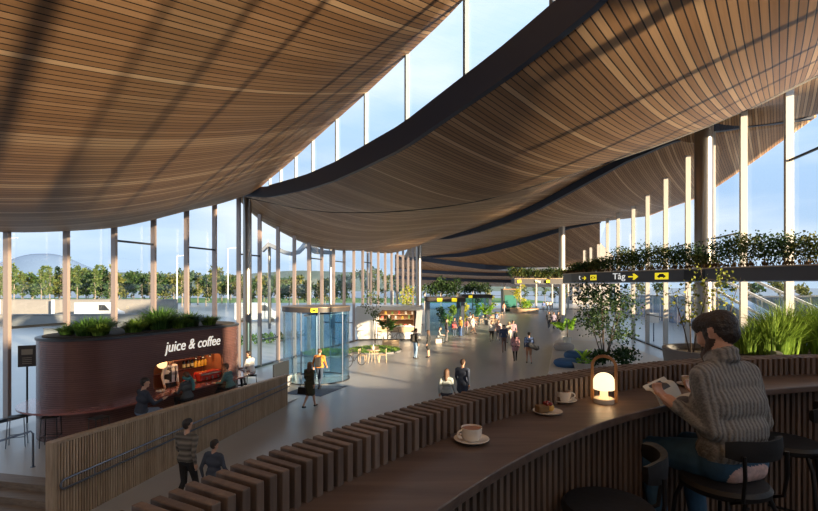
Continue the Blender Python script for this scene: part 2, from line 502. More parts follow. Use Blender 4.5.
sil = [(270, 202.5, 23.4), (300, 208.5, 22.3), (330, 212, 21.2), (365, 212.5, 20), (400, 211, 19), (440, 207, 18), (480, 200.5, 17), (540, 184, 16.2), (600, 165, 16), (650, 148, 16), (700, 129.5, 16.3), (760, 104, 16.6), (818, 76, 17)]
CR = [(L1.x, L1.y, zat(196.5, L1.y))] + [tuple(W(*a)) for a in sil]
pe_ = PR(20, 4.5); CR.append((pe_.x, pe_.y, 12.6))
# front strip of the second bay: from the fascia F2 down to the crest line CR
S2a = list(F2) + list(CR)
for f in F2[2:9:2]:
    c = min(CR, key=lambda q: abs(q[0] / q[1] - f[0] / f[1]))
    S2a.append(((f[0] + c[0]) / 2, (f[1] + c[1]) / 2, (f[2] + c[2]) / 2 - .12))
S2a += [(13.0, 8.5, 11.35), (9.5, 5.5, 9.75)]
p = PR(-3.5, 4.5); S2a.append((p.x, p.y, 11.0))
tps2a = TPS(S2a)
e2 = Vector(R1) + (Vector(R1) - Vector(F2[-2][:2])).normalized() * 4
roof_shell([f[:2] for f in F2] + [e2], [c[:2] for c in CR], lambda x, y: tps2a(x, y), 140, 50)
# rear strip: starts a little above and behind the crest and runs back to F3
def behind(c, k):
    d = Vector((c[0], c[1])).normalized() * k; z = H + (c[2] - H) * (Vector((c[0], c[1])).length + k) / Vector((c[0], c[1])).length
    return (c[0] + d.x, c[1] + d.y, z)
CB = [(c[0], c[1], c[2] + .1) if i == 0 else tuple(a + b for a, b in zip(behind(c, min(1.6, .5 * i)), (0, 0, .04 * min(i, 6)))) for i, c in enumerate(CR)]
S2 = list(CB) + [(f[0], f[1], f[2] + h3(i / (len(F3) - 1)) - .22) for i, f in enumerate(F3)]
for x, y in [(262, 215), (280.6, 227), (297, 236), (312, 243), (325, 247), (348.5, 250), (375, 251.5), (397, 252)]:
    p = PL(s_left(x)); S2.append((p.x, p.y, zat(y, p.y)))
    p2 = PL(s_left(x), 2.0); S2.append((p2.x, p2.y, zat(y, p.y) - .1))
for x, y, Y in [(400, 222, 27.5), (400, 243, 41), (440, 212, 27), (440, 217, 30), (440, 229, 39), (480, 207, 28), (480, 221, 37.5), (540, 192, 27), (350, 232, 29)]:
    S2.append(tuple(W(x, y, Y)))
for x, y in [(741, 113), (710, 127)]:
    p = PR(s_right(x)); S2.append((p.x, p.y, zat(y, p.y) + .1))
    p2 = PR(s_right(x), 4.5); S2.append((p2.x, p2.y, zat(y, p.y) + .25))
p = PR(28, 4.5); S2.append((p.x, p.y, 13.1))
tps2 = TPS(S2)
e3 = Vector(R2) + (Vector(R2) - Vector(F3[-2][:2])).normalized() * 4
roof_shell([PL(20.8, .5)] + [c[:2] for c in CB], [PL(52.0, .5)] + [f[:2] for f in F3] + [PR(28, 4.8)], lambda x, y: tps2(x, y), 140, 90)
fascia(resample([(c[0], c[1], c[2] - .03) for c in CR], 60), lambda t: .16, .10, 'crest_shadow_strip', M['mezz'])  # thin dark strip added to draw the shadow line along the crest

# --- third bay, from F3 to the long far edge F4 that follows the heads of the glazing ---
F4 = [tuple(W(*a)) for a in [(404, 258, 72), (430, 257.5, 74), (461, 256.3, 73), (488, 252, 70), (514, 245.7, 65), (540, 237.5, 61), (570, 228, 57), (600, 222, 53)]]
S3 = list(F3) + [(f[0], f[1], f[2] + h4(i / (len(F4) - 1)) - .22) for i, f in enumerate(F4)]
p = PR(28, 4.5); S3.append((p.x, p.y, 13.0))
for x, y in [(686, 156), (664, 178), (646, 195), (632, 206), (617, 213)]:
    p = PR(s_right(x)); S3.append((p.x, p.y, zat(y, p.y))); p2 = PR(s_right(x), 4.5); S3.append((p2.x, p2.y, zat(y, p.y) + .45))
tps3 = TPS(S3)
roof_shell([F3[0][:2] if i == 0 else f[:2] for i, f in enumerate(F3)] + [PR(28, 5)], [f[:2] for f in F4] + [PR(56, 5)], lambda x, y: tps3(x, y), 90, 50)

# --- the far bays ---
def far_bay(fr, bk, nu=40, nv=24, sag=0.0):
    A = resample(fr, nu); B = resample(bk, nu)
    xs, ys, zs = [], [], []
    me_v = []
    for j in range(nv):
        t = j / (nv - 1)
        for i in range(nu):
            p = A[i].lerp(B[i], t); me_v.append((p.x, p.y, p.z - sag * math.sin(math.pi * t)))
    fs = [(j * nu + i, j * nu + i + 1, (j + 1) * nu + i + 1, (j + 1) * nu + i) for j in range(nv - 1) for i in range(nu - 1)]
    me = bpy.data.meshes.new('ceiling'); me.from_pydata(me_v, [], fs); me.materials.append(M['ceil'])
    me.polygons.foreach_set('use_smooth', [True] * len(me.polygons))
    l = me.uv_layers.new(name='UVMap')
    for lp in me.loops: l.data[lp.index].uv = slat_uv(me_v[lp.vertex_index][0], me_v[lp.vertex_index][1])
    o = bpy.data.objects.new('ceiling', me); COL.objects.link(o); o['kind'] = 'structure'
    return o
F5 = [tuple(W(*a)) for a in [(395, 259, 84), (428, 262, 84), (455, 266, 80), (485, 269.5, 77), (520, 272, 76), (560, 272.5, 76), (600, 270, 77)]]
F6 = [tuple(W(*a)) for a in [(395, 271, 92), (423, 273, 90), (450, 274.6, 88), (485, 276, 86), (517, 276.3, 86), (560, 276, 86), (600, 274, 86)]]
F7 = [tuple(W(*a)) for a in [(395, 279, 100), (423, 279.8, 98), (450, 281, 96), (485, 282.3, 95), (517, 283, 95), (560, 283, 95), (600, 282, 95)]]
F8 = [(2.0 - 4, 104, 4.6), (12, 103, 4.4), (24, 102, 4.2), (44, 102, 4.2)]
lift = lambda C, h: [(c[0], c[1], c[2] + h) for c in C]
far_bay(F4[:], lift(F5, .8)); far_bay(F5, lift(F6, .6)); far_bay(F6, lift(F7, .6)); far_bay(F7, F8)

# fascias
fascia(resample([(a[0], a[1], a[2] - .02) for a in F2], 60), lambda t: .57 - .16 * max(0, 1 - t * 2.5) - .1 * max(0, 1 - t * 10), .12, 'trim_1')
fascia(resample([(a[0], a[1], a[2] - .1) for a in F3] + [(*PR(28, 4.8), 12.95)], 50), h3, .3, 'trim_2')
fascia(resample([(a[0], a[1], a[2] - .1) for a in F4], 40), h4, .3, 'trim_3')
fascia(resample(F5, 30), .8, .3, 'trim_4'); fascia(resample(F6, 30), .6, .3, 'trim_5'); fascia(resample(F7, 30), .6, .3, 'trim_6')

# ------------------------------------------------------------------ floors
m = MB()
m.box((4, 30, -.15), (120, 190, .3))
fl = m.build('floor', M['floor'], kind='structure')
# raised platform round the bar kiosk, ramp to the hall floor
wa = Vector((.206, .9785)); wp = Vector((.9785, -.206))          # along / across the ramp wall
def WP(a, p, z=0): 
    v = wa * a + wp * p; return Vector((v.x, v.y, z))
E0 = Vector((-6.40, 8.72)); E1 = Vector((-4.49, 17.8))
a0, p0 = E0.dot(wa), E0.dot(wp); a1, p1 = E1.dot(wa), E1.dot(wp)
PZ = .4
m = MB()
pe = p0 - 1.55
m.prism([WP(8.25, p0 - 5.6)[:2], WP(8.25, p0 - .06)[:2], WP(11.5, p0 - .06)[:2], WP(11.5, pe)[:2], WP(20.5, pe)[:2], WP(20.5, p0 - 6.0)[:2]], 0.0, PZ)
m.add([WP(11.5, p0 - .06, PZ), WP(11.5, pe, PZ), WP(17.6, pe, .004), WP(17.6, p0 - .06, .004), WP(11.5, p0 - .06, 0), WP(11.5, pe, 0)],
      [(0, 1, 2, 3), (0, 3, 4), (1, 5, 2), (4, 3, 2, 5)])
m.build('floor', M['floor'], kind='structure')
st = MB()
for k in range(3):
    a_hi = 8.25 - .34 * k
    st.prism([WP(a_hi - .34, p0 - 5.0)[:2], WP(a_hi - .34, p0 - .09)[:2], WP(a_hi, p0 - .09)[:2], WP(a_hi, p0 - 5.0)[:2]], 0, PZ - (PZ / 3.0) * k - .002 if k < 3 else 0)
root = empty('steps', WP(7.7, p0 - 2.5, 0), label='three broad dark wooden steps going down beside the slatted ramp wall', cat='steps')
st.build('tread', M['stepwood'], root)
# mezzanine deck that carries the bar
RC = Vector((3.69, -1.12)); RI, RB, RO = 4.41, 4.76, 4.93
MZ = H - 1.7
m = MB()
m.prism([(RC.x + 4.98 * math.cos(2 * math.pi * k / 120), RC.y + 4.98 * math.sin(2 * math.pi * k / 120)) for k in range(120)], MZ - .35, MZ)
m.build('floor', M['mezz'], kind='structure')
m = MB()
m.prism([(3.4, 3.75), (7.5, 2.2), (13.2, 2.0), (14.2, 9.5), (3.5, 9.5)], MZ - .36, MZ - .01)
m.build('floor', M['mezz'], kind='structure')

# ------------------------------------------------------------------ glazed walls
def facade(name, posts, tops, base, mw, md, mats, glassmat, normal, transoms=(), outer=0.25):
    """posts: plan points; tops: z of the head at each post"""
    root = empty(name, (posts[0].x, posts[0].y, 0), kind='structure')
    n = len(posts)
    for i, (p, zt) in enumerate(zip(posts, tops)):
        mm = MB(); ang = math.atan2(normal.y, normal.x)
        mm.box((p.x, p.y, (base[i] + zt) / 2), (md, mw, zt - base[i]), rz=ang)
        mm.build('mullion', mats[i % len(mats)], root)
    g = MB()
    for i in range(n - 1):
        a, b = posts[i] + normal * md * .3, posts[i + 1] + normal * md * .3
        g.quad((a.x, a.y, base[i]), (b.x, b.y, base[i + 1]), (b.x, b.y, tops[i + 1]), (a.x, a.y, tops[i]))
    g.build('pane', glassmat, root)
    for (i, z) in transoms:
        if 0 <= i < n - 1:
            t = MB(); a, b = posts[i], posts[i + 1]
            t.bar((a.x, a.y, z), (b.x, b.y, z), .10, .07)
            t.build('transom', M['darksteel'], root)
    sl = MB()
    for i in range(n - 1):
        a, b = posts[i], posts[i + 1]
        sl.bar((a.x, a.y, base[i] + .05), (b.x, b.y, base[i + 1] + .05), md * .8, .1)
    sl.build('sill', M['darksteel'], root)
    return root
# left glazed wall, equal bays
sl_list = [s_left(10) + 1.79 * k for k in range(-7, 25)]
posts, tops, base = [], [], []
for s in sl_list:
    if s > 52.5: continue
    p = PL(s, .12)
    z = tps1(p.x, p.y) if s < 20.8 else tps2(p.x, p.y)
    posts.append(p); tops.append(z + .12); base.append(PZ if 6.6 < s < 18.2 else 0.0)
nL = Vector((-math.cos(aL), math.sin(aL)))
def tz(k, y):
    i = k; return (i, zat(y, posts[i].y))
tr = []
for x_, y_ in [(116, 240.5), (189, 247), (244, 254), (312, 258), (363, 262), (330, 261), (262, 340), (280, 341), (10, 328), (30, 328)]:
    i = min(range(len(posts) - 1), key=lambda i: abs((posts[i].x / posts[i].y * F + XC) - x_) if posts[i].y > 1 else 1e9)
    tr.append((i, zat(y_, posts[i].y)))
facade('window_1', posts, tops, base, .10, .21, [M['mull']], M['glass'], nL, tr)
# right glazed wall
sr = [2.45, 5.8, 9.2, 12.3, 16.6, s_right(786), s_right(741), s_right(710), s_right(686), s_right(664), s_right(646), s_right(632), s_right(617)]
sr += [sr[-1] + 4.6 * k for k in range(1, 5)]
posts, tops, base = [], [], []
for s in sr:
    p = PR(s, .1)
    z = (tps1(p.x, p.y) if s < -3.5 else tps2a(p.x, p.y)) if s < 20 else tps2(p.x, p.y) if s < 28 else (tps3(p.x, p.y) if s < 55 else 9.0)
    posts.append(p); tops.append(z + .12); base.append(0.0)
nR = Vector((math.cos(aR), -math.sin(aR)))
tr = []
for x_, y_ in [(786, 122), (741, 232), (686, 244), (646, 262), (710, 305), (664, 318)]:
    i = min(range(len(posts) - 1), key=lambda i: abs((posts[i].x / posts[i].y * F + XC) - x_) if posts[i].y > 1 else 1e9)
    if x_ == 786: i = 4
    tr.append((i, zat(y_, posts[i].y)))
facade('window_2', posts, tops, base, .15, .28, [M['mullw']], M['glass'], nR, tr)
WZ = 7.3
# unseen wall added to shade bar and kiosk, glazing above it
m = MB()
for (sa, sb, z1) in ((-45, 2.3, WZ),):
    a, b = PR(sa, .25), PR(sb, .25); m.bar((a.x, a.y, z1 / 2), (b.x, b.y, z1 / 2), .4, z1)
m.build('shade_wall_right', mat('plaster', (.3, .28, .27), .8), kind='structure')
posts = [PR(s, .25) for s in np.linspace(-35, 2.3, 11)]
tops = [float((tps1 if p.y < 2.5 - 1.6 * (p.x - 5.2) else tps2a)(p.x, p.y)) for p in posts]
facade('window_3', posts, tops, [WZ] * 11, .17, .42, [M['mullw']], M['glass'], nR)
a, b = PL(-9, -1), PR(-32, -.5)
m = MB(); m.bar((a.x, a.y, 4.6), (b.x, b.y, 4.6), .4, 9.2); m.build('shade_wall_back', bpy.data.materials['plaster'], kind='structure')  # unseen wall behind the camera, added to block sky light on the bar
# clerestory between first and second bay
xs_ = [270, 281, 296, 313, 337, 366, 407, 466]
posts = [on_line(L1, R1, x) for x in xs_] + [on_line(L1, R1, 553), Vector((6.2, 1.0)), Vector((8.2, -2.2)), R1]
def zline(C, p):
    best = None
    for a, b in zip(C, C[1:]):
        t = (p.x - a[0]) / (b[0] - a[0])
        if -1e-6 <= t <= 1 + 1e-6: return a[2] + (b[2] - a[2]) * t
    return C[-1][2]
bs = [zline(F2, p) + .40 for p in posts]; tp = [zline(C2, p) + .1 for p in posts]
tp = [max(a, b + .12) for a, b in zip(tp, bs)]
dF = (R1 - L1).normalized(); nF = Vector((-dF.y, dF.x)); nF = nF if nF.y > 0 else -nF
facade('window_4', posts, tp, bs, .065, .10, [mat('clerestory_bar', (.15, .19, .24), .5)], M['glass'], nF)
# end wall far away
posts = [Vector((x, 90.5)) for x in np.linspace(-3, 42, 16)]
facade('window_5', posts, [4.9] * 16, [0] * 16, .22, .3, [M['mullw']], M['glass'], Vector((0, 1)), [(i, 2.6) for i in range(15)])
# left return wall past the end column
posts = [PL(52.2), PL(52.2, 6), PL(52.2, 12)]
facade('window_6', posts, [8.6, 8.6, 8.6], [0, 0, 0], .15, .3, [M['mull']], M['glass'], Vector((math.sin(aL), math.cos(aL))))

# ------------------------------------------------------------------ columns
def column(name_label, p, r, z1, z0=0.0, mt='steel'):
    rt = empty('steel_column', (p[0], p[1], z0), label=name_label, cat='column', kind='thing')
    m = MB(); m.cyl((p[0], p[1], 0), r, z0, z1, 32); m.build('shaft', M[mt], rt, smooth=True)
    m = MB(); m.cyl((p[0], p[1], 0), r * 1.35, z0, z0 + .12, 32); m.build('base_collar', M['darksteel'], rt, smooth=True)
    return rt
p = PL(20.8, -.35); column('tall slim steel column behind the end of the bar kiosk where two roofs meet', p, .21, float(tps1(p.x, p.y)) + .1)
p = PL(52.0, -.3); column('pale steel column ending the mullioned glass wall behind the white food pod', p, .32, float(tps2(p.x, p.y)) + .1)
p = PR(s_right(720), -.75); column('thick round steel column standing behind the planted sign beam with taxi symbol', p, .42, float(tps2(p.x, p.y)) + .1)
p = Vector((18.0, 56.5)); column('pale round column rising behind the potted palm beside the blue poufs', p, .36, float(tps3(p.x, p.y)) + .1, mt='mullw')
# ------------------------------------------------------------------ curved bar on the mezzanine
CT = H - .66           # counter top
bar_ = empty('bar_counter', (RC.x - 3.2, RC.y + 3.2, MZ), label='long curved dark walnut bar counter backed by a screen of upright wooden slats', cat='bar counter')
def ring(m, r0, r1, z0, z1, d0=22, d1=200, n=180):
    vs = []
    for k in range(n + 1):
        a = R(d0 + (d1 - d0) * k / n); c, s = math.cos(a), math.sin(a)
        vs += [(RC.x + r0 * c, RC.y + r0 * s, z0), (RC.x + r1 * c, RC.y + r1 * s, z0), (RC.x + r1 * c, RC.y + r1 * s, z1), (RC.x + r0 * c, RC.y + r0 * s, z1)]
    fs = []
    for k in range(n):
        for q in range(4):
            fs.append((k * 4 + q, k * 4 + (q + 1) % 4, k * 4 + 4 + (q + 1) % 4, k * 4 + 4 + q))
    fs += [(0, 1, 2, 3), (n * 4 + 3, n * 4 + 2, n * 4 + 1, n * 4)]
    m.add(vs, fs)
    return m
ring(MB(), RI, RB + .02, CT - .04, CT).build('counter_top', M['counter'], bar_, bevel=.006)
sm = MB()
def radial(m, ang, r0, r1, th, z0, z1, j=0.0):
    c, s = math.cos(ang), math.sin(ang); rm = (r0 + r1) / 2
    m.box((RC.x + rm * c, RC.y + rm * s, (z0 + z1) / 2), (r1 - r0, th, z1 - z0), rz=ang)
a = 22.0
while a < 199:
    radial(sm, R(a), RB, RO, .0275, MZ - .45, H - .535 + random.uniform(-.002, .002)); a += .571
sm.build('slat_screen', M['slat'], bar_, bevel=.003)
ring(MB(), RB + .10, RB + .115, MZ - .45, H - .66).build('backing', M['black'], bar_)
fm = MB(); a = 22.0
while a < 199:
    radial(fm, R(a), RI + .10, RI + .135, .026, MZ + .02, CT - .04); a += .62
fm.build('front_slats', M['slat'], bar_)
ring(MB(), RI + .136, RI + .15, MZ, CT - .04).build('front_panel', M['black'], bar_)

# ------------------------------------------------------------------ things on the bar
def cup_set(c, rz, lab, sl):
    x, y, z = c
    sc_ = empty('saucer', (x, y, z), rz, sl, 'saucer')
    m = MB(); m.lathe([(0, .004), (.03, .004), (.034, .0), (.042, .0), (.072, .013), (.0755, .0165), (.074, .018), (.06, .013), (.036, .008), (0, .008)], (0, 0, 0), 36)
    m.build('dish', M['ceramic'], sc_, smooth=True, world=False)
    cp = empty('coffee_cup', (x, y, z + .0085), rz, 'cream ceramic ' + lab, 'cup')
    m = MB(); m.lathe([(0, .003), (.024, .003), (.026, 0), (.03, 0), (.038, .012), (.044, .032), (.0455, .055), (.0425, .055), (.041, .035), (.034, .012), (0, .008)], (0, 0, 0), 36)
    m.build('bowl', M['ceramic'], cp, smooth=True, world=False)
    m = MB(); pts = [(.043 + .022 * math.sin(t), 0, .03 - .016 * math.cos(t)) for t in np.linspace(.15, math.pi - .15, 10)]
    m.tube(pts, .0042, 8); m.build('handle', M['ceramic'], cp, smooth=True, world=False)
    m = MB(); m.cyl((0, 0, 0), .0418, .045, .049, 32); m.build('coffee', M['coffee'], cp, smooth=False, world=False)
    return cp
def spoon(c, rz, lab):
    sp_ = empty('spoon', c, rz, lab, 'spoon')
    m = MB(); m.tube([(0, 0, .004), (.05, 0, .006), (.095, 0, .012)], [.0022, .0018, .0026], 8)
    m.build('shaft', M['spoon'], sp_, smooth=True, world=False)
    m = MB(); m.ball((-.018, 0, .003), .013, 12, sz=.3, sx=1.5); m.build('spoon_bowl', M['spoon'], sp_, smooth=True, world=False)
c1 = G(471.5, 442, CT); c1.z = CT
cup_set(c1, R(200), 'coffee cup standing alone on the bar in front of the slat screen', 'cream saucer under the lone coffee cup')
spoon((c1.x - .035, c1.y + .03, CT + .014), R(150), 'steel teaspoon on the saucer of the lone cream cup')
c2 = G(563, 402, CT); cup_set(c2, R(-10), 'coffee cup beside the plate of pastry', 'cream saucer under the cup beside the pastry plate')
spoon((c2.x - .04, c2.y + .03, CT + .014), R(160), 'steel teaspoon on the saucer beside the plate of pastry')
c3 = G(689, 386, CT); cup_set(c3, R(-20), 'coffee cup between the open magazine and the slat screen', 'cream saucer behind the open magazine')
# plate with cake
c4 = G(547.5, 413.5, CT)
pl = empty('dessert_plate', c4, 0, 'small cream plate carrying a berry topped pastry', 'plate')
m = MB(); m.lathe([(0, .003), (.04, .003), (.045, 0), (.05, 0), (.074, .012), (.076, .0155), (.072, .015), (.05, .007), (0, .007)], (0, 0, 0), 36); m.build('dish', M['ceramic'], pl, smooth=True, world=False)
ck = empty('pastry', (c4.x - .018, c4.y, CT + .008), R(15), 'brown pastry slice with dark red berries on the small plate', 'pastry')
m = MB(); m.box((-.012, 0, .018), (.062, .05, .036)); m.build('crust', mat('pastry_crust', (.15, .085, .03), .7, 0, .4, 60), ck, world=False, bevel=.008)
m = MB()
m.ball((.036, 0, .02), .021, 14, sz=.95); m.build('custard', mat('custard', (.62, .36, .08), .45), ck, world=False, smooth=True)
for k, (bx, by, bz) in enumerate([(.012, .012, .042), (.03, -.012, .042), (.046, .008, .036), (.03, .016, .044), (.012, -.012, .043)]):
    m = MB(); m.ball((bx, by, bz), .0105, 10); m.build('berry', mat('berry', (.19, .012, .012), .25) if k == 0 else bpy.data.materials['berry'], ck, world=False, smooth=True)
# bread bowl near the magazine
c5 = G(661, 388.5, CT)
bw = empty('bread_dish', c5, 0, 'low amber dish behind the raised magazine page', 'dish')
m = MB(); m.lathe([(0, .004), (.05, .004), (.075, .028), (.08, .032), (.076, .034), (.05, .014), (0, .012)], (0, 0, 0), 32); m.build('bowl', mat('amber_glaze', (.34, .13, .035), .3), bw, smooth=True, world=False)
m = MB(); m.ball((0, 0, .028), .058, 16, sz=.5, lumps=.15); m.build('bread', mat('bread', (.42, .2, .06), .7, 0, .4, 40), bw, smooth=True, world=False)
# lamp
c6 = G(604.0, 402.5, CT)
lp = empty('table_lamp', c6, R(-35), 'small glowing mushroom lamp with a bent wooden handle on the bar', 'lamp')
cm = mat('lamp_base', (.72, .66, .56), .35)
m = MB(); m.lathe([(0, 0), (.053, 0), (.055, .004), (.055, .024), (.05, .028), (0, .028)], n=36); m.build('base', cm, lp, smooth=True, world=False)
m = MB(); m.lathe([(.026, .027), (.022, .04), (.021, .07), (.024, .085), (0, .09)], n=24); m.build('stem', emit('lamp_stem', (1.0, .72, .42), .8), lp, smooth=True, world=False)
sh = emit('lamp_shade', (1.0, .80, .50), 1.5)
m = MB(); prof = [(.054, .075), (.0575, .077), (.0575, .118)] + [(.0575 * math.cos(t), .118 + .052 * math.sin(t)) for t in np.linspace(.15, math.pi / 2, 9)]
prof[-1] = (0, .17); m.lathe(prof, n=36); m.build('lamp_shade', sh, lp, smooth=True, world=False)
m = MB(); r_ = .064
pts = [(-r_, 0, .006), (-r_, 0, .10), (-r_, 0, .20)] + [(-r_ * math.cos(t), 0, .205 + .058 * math.sin(t)) for t in np.linspace(.15, math.pi - .15, 10)] + [(r_, 0, .20), (r_, 0, .10), (r_, 0, .006)]
for p_, q_ in zip(pts, pts[1:]): m.bar(p_, q_, .016, .005, up=(0, 1, 0))
m.build('handle', wood('lamp_oak', (.28, .12, .04), (.45, .22, .08), 'Z'), lp, world=False)
l = bpy.data.lights.new('lamp_bulb', 'POINT'); l.energy = 1.1; l.color = (1, .7, .38); l.shadow_soft_size = .03
lo = bpy.data.objects.new('lamp_bulb', l); COL.objects.link(lo); lo.parent = lp; lo.location = (0, 0, .058)

# ------------------------------------------------------------------ bar stools
def stool(x, y, face, label, sh_=.73):
    """face: plan direction the sitter faces"""
    f = Vector(face).normalized(); rz = math.atan2(-f.x, f.y)
    s = empty('bar_stool', (x, y, MZ), rz, label, 'bar stool')
    m = MB(); m.lathe([(0, sh_ - .045), (.17, sh_ - .045), (.196, sh_ - .03), (.2, sh_ - .01), (.185, sh_ + .008), (.12, sh_ + .012), (0, sh_ + .008)], n=40); m.build('seat', M['leather'], s, smooth=True, world=False)
    for i, (sx, sy) in enumerate([(-1, -1), (1, -1), (1, 1), (-1, 1)]):
        m = MB(); m.tube([(sx * .125, sy * .125, sh_ - .04), (sx * .15, sy * .15, sh_ - .12), (sx * .2, sy * .2, 0)], .011, 10); m.build('leg', M['blackmetal'], s, smooth=True, world=False)
    m = MB(); k = .185
    for a_, b_ in [((-k, -k), (k, -k)), ((k, -k), (k, k)), ((k, k), (-k, k)), ((-k, k), (-k, -k))]:
        m.tube([(a_[0], a_[1], .24), (b_[0], b_[1], .24)], .008, 8)
    m.build('foot_rail', M['blackmetal'], s, smooth=True, world=False)
    for sx in (-1, 1):
        m = MB(); m.tube([(sx * .11, -.13, sh_ - .045), (sx * .125, -.2, sh_ - .01), (sx * .13, -.215, sh_ + .1), (sx * .13, -.212, sh_ + .2)], .009, 8)
        m.build('back_post', M['blackmetal'], s, smooth=True, world=False)
    m = MB(); vs = []; n = 20; z0, z1 = sh_ + .17, sh_ + .265
    for k in range(n + 1):
        t = -.85 + 1.7 * k / n; r0, r1 = .205, .232
        e = 1 - .25 * max(0, abs(t) - .6) / .25
        zm = (z0 + z1) / 2; hh = (z1 - z0) / 2 * e
        for (r, zz) in ((r0, zm - hh * .8), (r1, zm - hh), (r1 + .004, zm), (r1, zm + hh), (r0, zm + hh * .8), (r0 - .006, zm)):
            vs.append((r * math.sin(t), -r * math.cos(t), zz))
    fs = [(i * 6 + q, i * 6 + (q + 1) % 6, i * 6 + 6 + (q + 1) % 6, i * 6 + 6 + q) for i in range(n) for q in range(6)]
    fs += [tuple(range(6)), tuple(n * 6 + q for q in (5, 4, 3, 2, 1, 0))]
    m.add(vs, fs); m.build('backrest', M['leather'], s, smooth=True, world=False)
    return s
stool(1.575, 2.40, (-.28, .95), 'black round bar stool the man in the grey sweater sits on')
stool(.88, 2.12, (-.89, .42), 'empty black bar stool turned sideways, nearest to the lone coffee cup')
stool(2.34, 3.0, (-.72, .68), 'empty black bar stool behind the back of the man in the sweater')
# ------------------------------------------------------------------ people
def capsule(m, a, b, ra, rb, n=12, mi=0, k=5):
    """closed tapered limb with round ends"""
    a = Vector(a); b = Vector(b); d = b - a; L_ = d.length
    if L_ < 1e-5:
        d = Vector((0, 0, 1)); L_ = 1e-5
    d = d.normalized(); u = d.orthogonal().normalized(); w_ = d.cross(u)
    prof = []
    for i in range(k): 
        t = math.pi / 2 * (1 - i / k); prof.append((ra * math.cos(t), -ra * math.sin(t)))
    prof.append((ra, 0)); prof.append((rb, L_))
    for i in range(1, k + 1):
        t = math.pi / 2 * i / k; prof.append((rb * math.cos(t), L_ + rb * math.sin(t)))
    prof[0] = (1e-4, prof[0][1]); prof[-1] = (1e-4, prof[-1][1])
    vs = [a + d * h + (u * math.cos(2 * math.pi * j / n) + w_ * math.sin(2 * math.pi * j / n)) * r for r, h in prof for j in range(n)]
    P = len(prof)
    fs = [(i * n + j, i * n + (j + 1) % n, (i + 1) * n + (j + 1) % n, (i + 1) * n + j) for i in range(P - 1) for j in range(n)]
    fs += [tuple(reversed(range(n))), tuple((P - 1) * n + j for j in range(n))]
    m.add(vs, fs, mi)

class Body:
    """limbs as tapered capsules, melted by a voxel remesh into one continuous skin"""
    def __init__(s): s.prims = []
    def limb(s, a, b, ra, rb, mt): s.prims.append((Vector(a), Vector(b), ra, rb, mt, 1.0)); return s
    def paint(s, a, r, mt): s.prims.append((Vector(a), Vector(a), r, r, mt, 0.0)); return s
    def mesh(s, name, mats, voxel=.02, it=3, parent=None, smooth_f=.5):
        m = MB()
        for (a, b, ra, rb, mt, solid) in s.prims:
            if solid: capsule(m, a, b, ra, rb)
        me = bpy.data.meshes.new('tmp'); me.from_pydata(m.v, [], m.f); me.update()
        o = bpy.data.objects.new('tmp', me); COL.objects.link(o)
        r = o.modifiers.new('r', 'REMESH'); r.mode = 'VOXEL'; r.voxel_size = voxel
        q = o.modifiers.new('s', 'SMOOTH'); q.factor = smooth_f; q.iterations = it
        dg = bpy.context.evaluated_depsgraph_get()
        out = bpy.data.meshes.new_from_object(o.evaluated_get(dg))
        bpy.data.objects.remove(o); bpy.data.meshes.remove(me)
        out.name = name
        names = sorted({p[4] for p in s.prims})
        for nme in names: out.materials.append(mats[nme])
        n = len(out.polygons); c = np.empty(n * 3); out.polygons.foreach_get('center', c); c = c.reshape(-1, 3)
        best = np.full(n, 1e9); idx = np.zeros(n, int)
        for (a, b, ra, rb, mt, solid) in s.prims:
            A = np.array(a); B = np.array(b); d = B - A; L2 = d @ d
            t = np.clip(((c - A) @ d) / L2, 0, 1) if L2 > 1e-9 else np.zeros(n)
            dist = np.linalg.norm(c - (A + t[:, None] * d), axis=1) - (ra + (rb - ra) * t)
            if not solid: dist = np.where(dist < 0, -1e3 + dist, 1e9)
            w_ = dist < best
            best[w_] = dist[w_]; idx[w_] = names.index(mt)
        out.materials.clear()
        for nme in names: out.materials.append(mats[nme])
        out.polygons.foreach_set('material_index', idx.tolist())
        out.polygons.foreach_set('use_smooth', [True] * n)
        ob = bpy.data.objects.new(name, out); COL.objects.link(ob)
        if parent: ob.parent = parent
        return ob
_cloth = {}
def cloth(c):
    k = tuple(round(v, 3) for v in c)
    if k not in _cloth: _cloth[k] = mat('cloth', c, .85, 0, .12, 12)
    return _cloth[k]
SKIN = mat('skin', (.50, .29, .20), .55); SKIND = mat('skin_deep', (.26, .13, .08), .55)
HAIRB = mat('hair_dark', (.018, .012, .01), .6); HAIRBR = mat('hair_brown', (.09, .045, .025), .6); HAIRY = mat('hair_blond', (.42, .28, .12), .6)
EYE = mat('eye', (.02, .015, .012), .2); LIP = mat('lip', (.34, .13, .10), .5); SHOE = mat('shoe_dark', (.02, .018, .018), .5); SHOEW = mat('shoe_pale', (.7, .68, .66), .5)

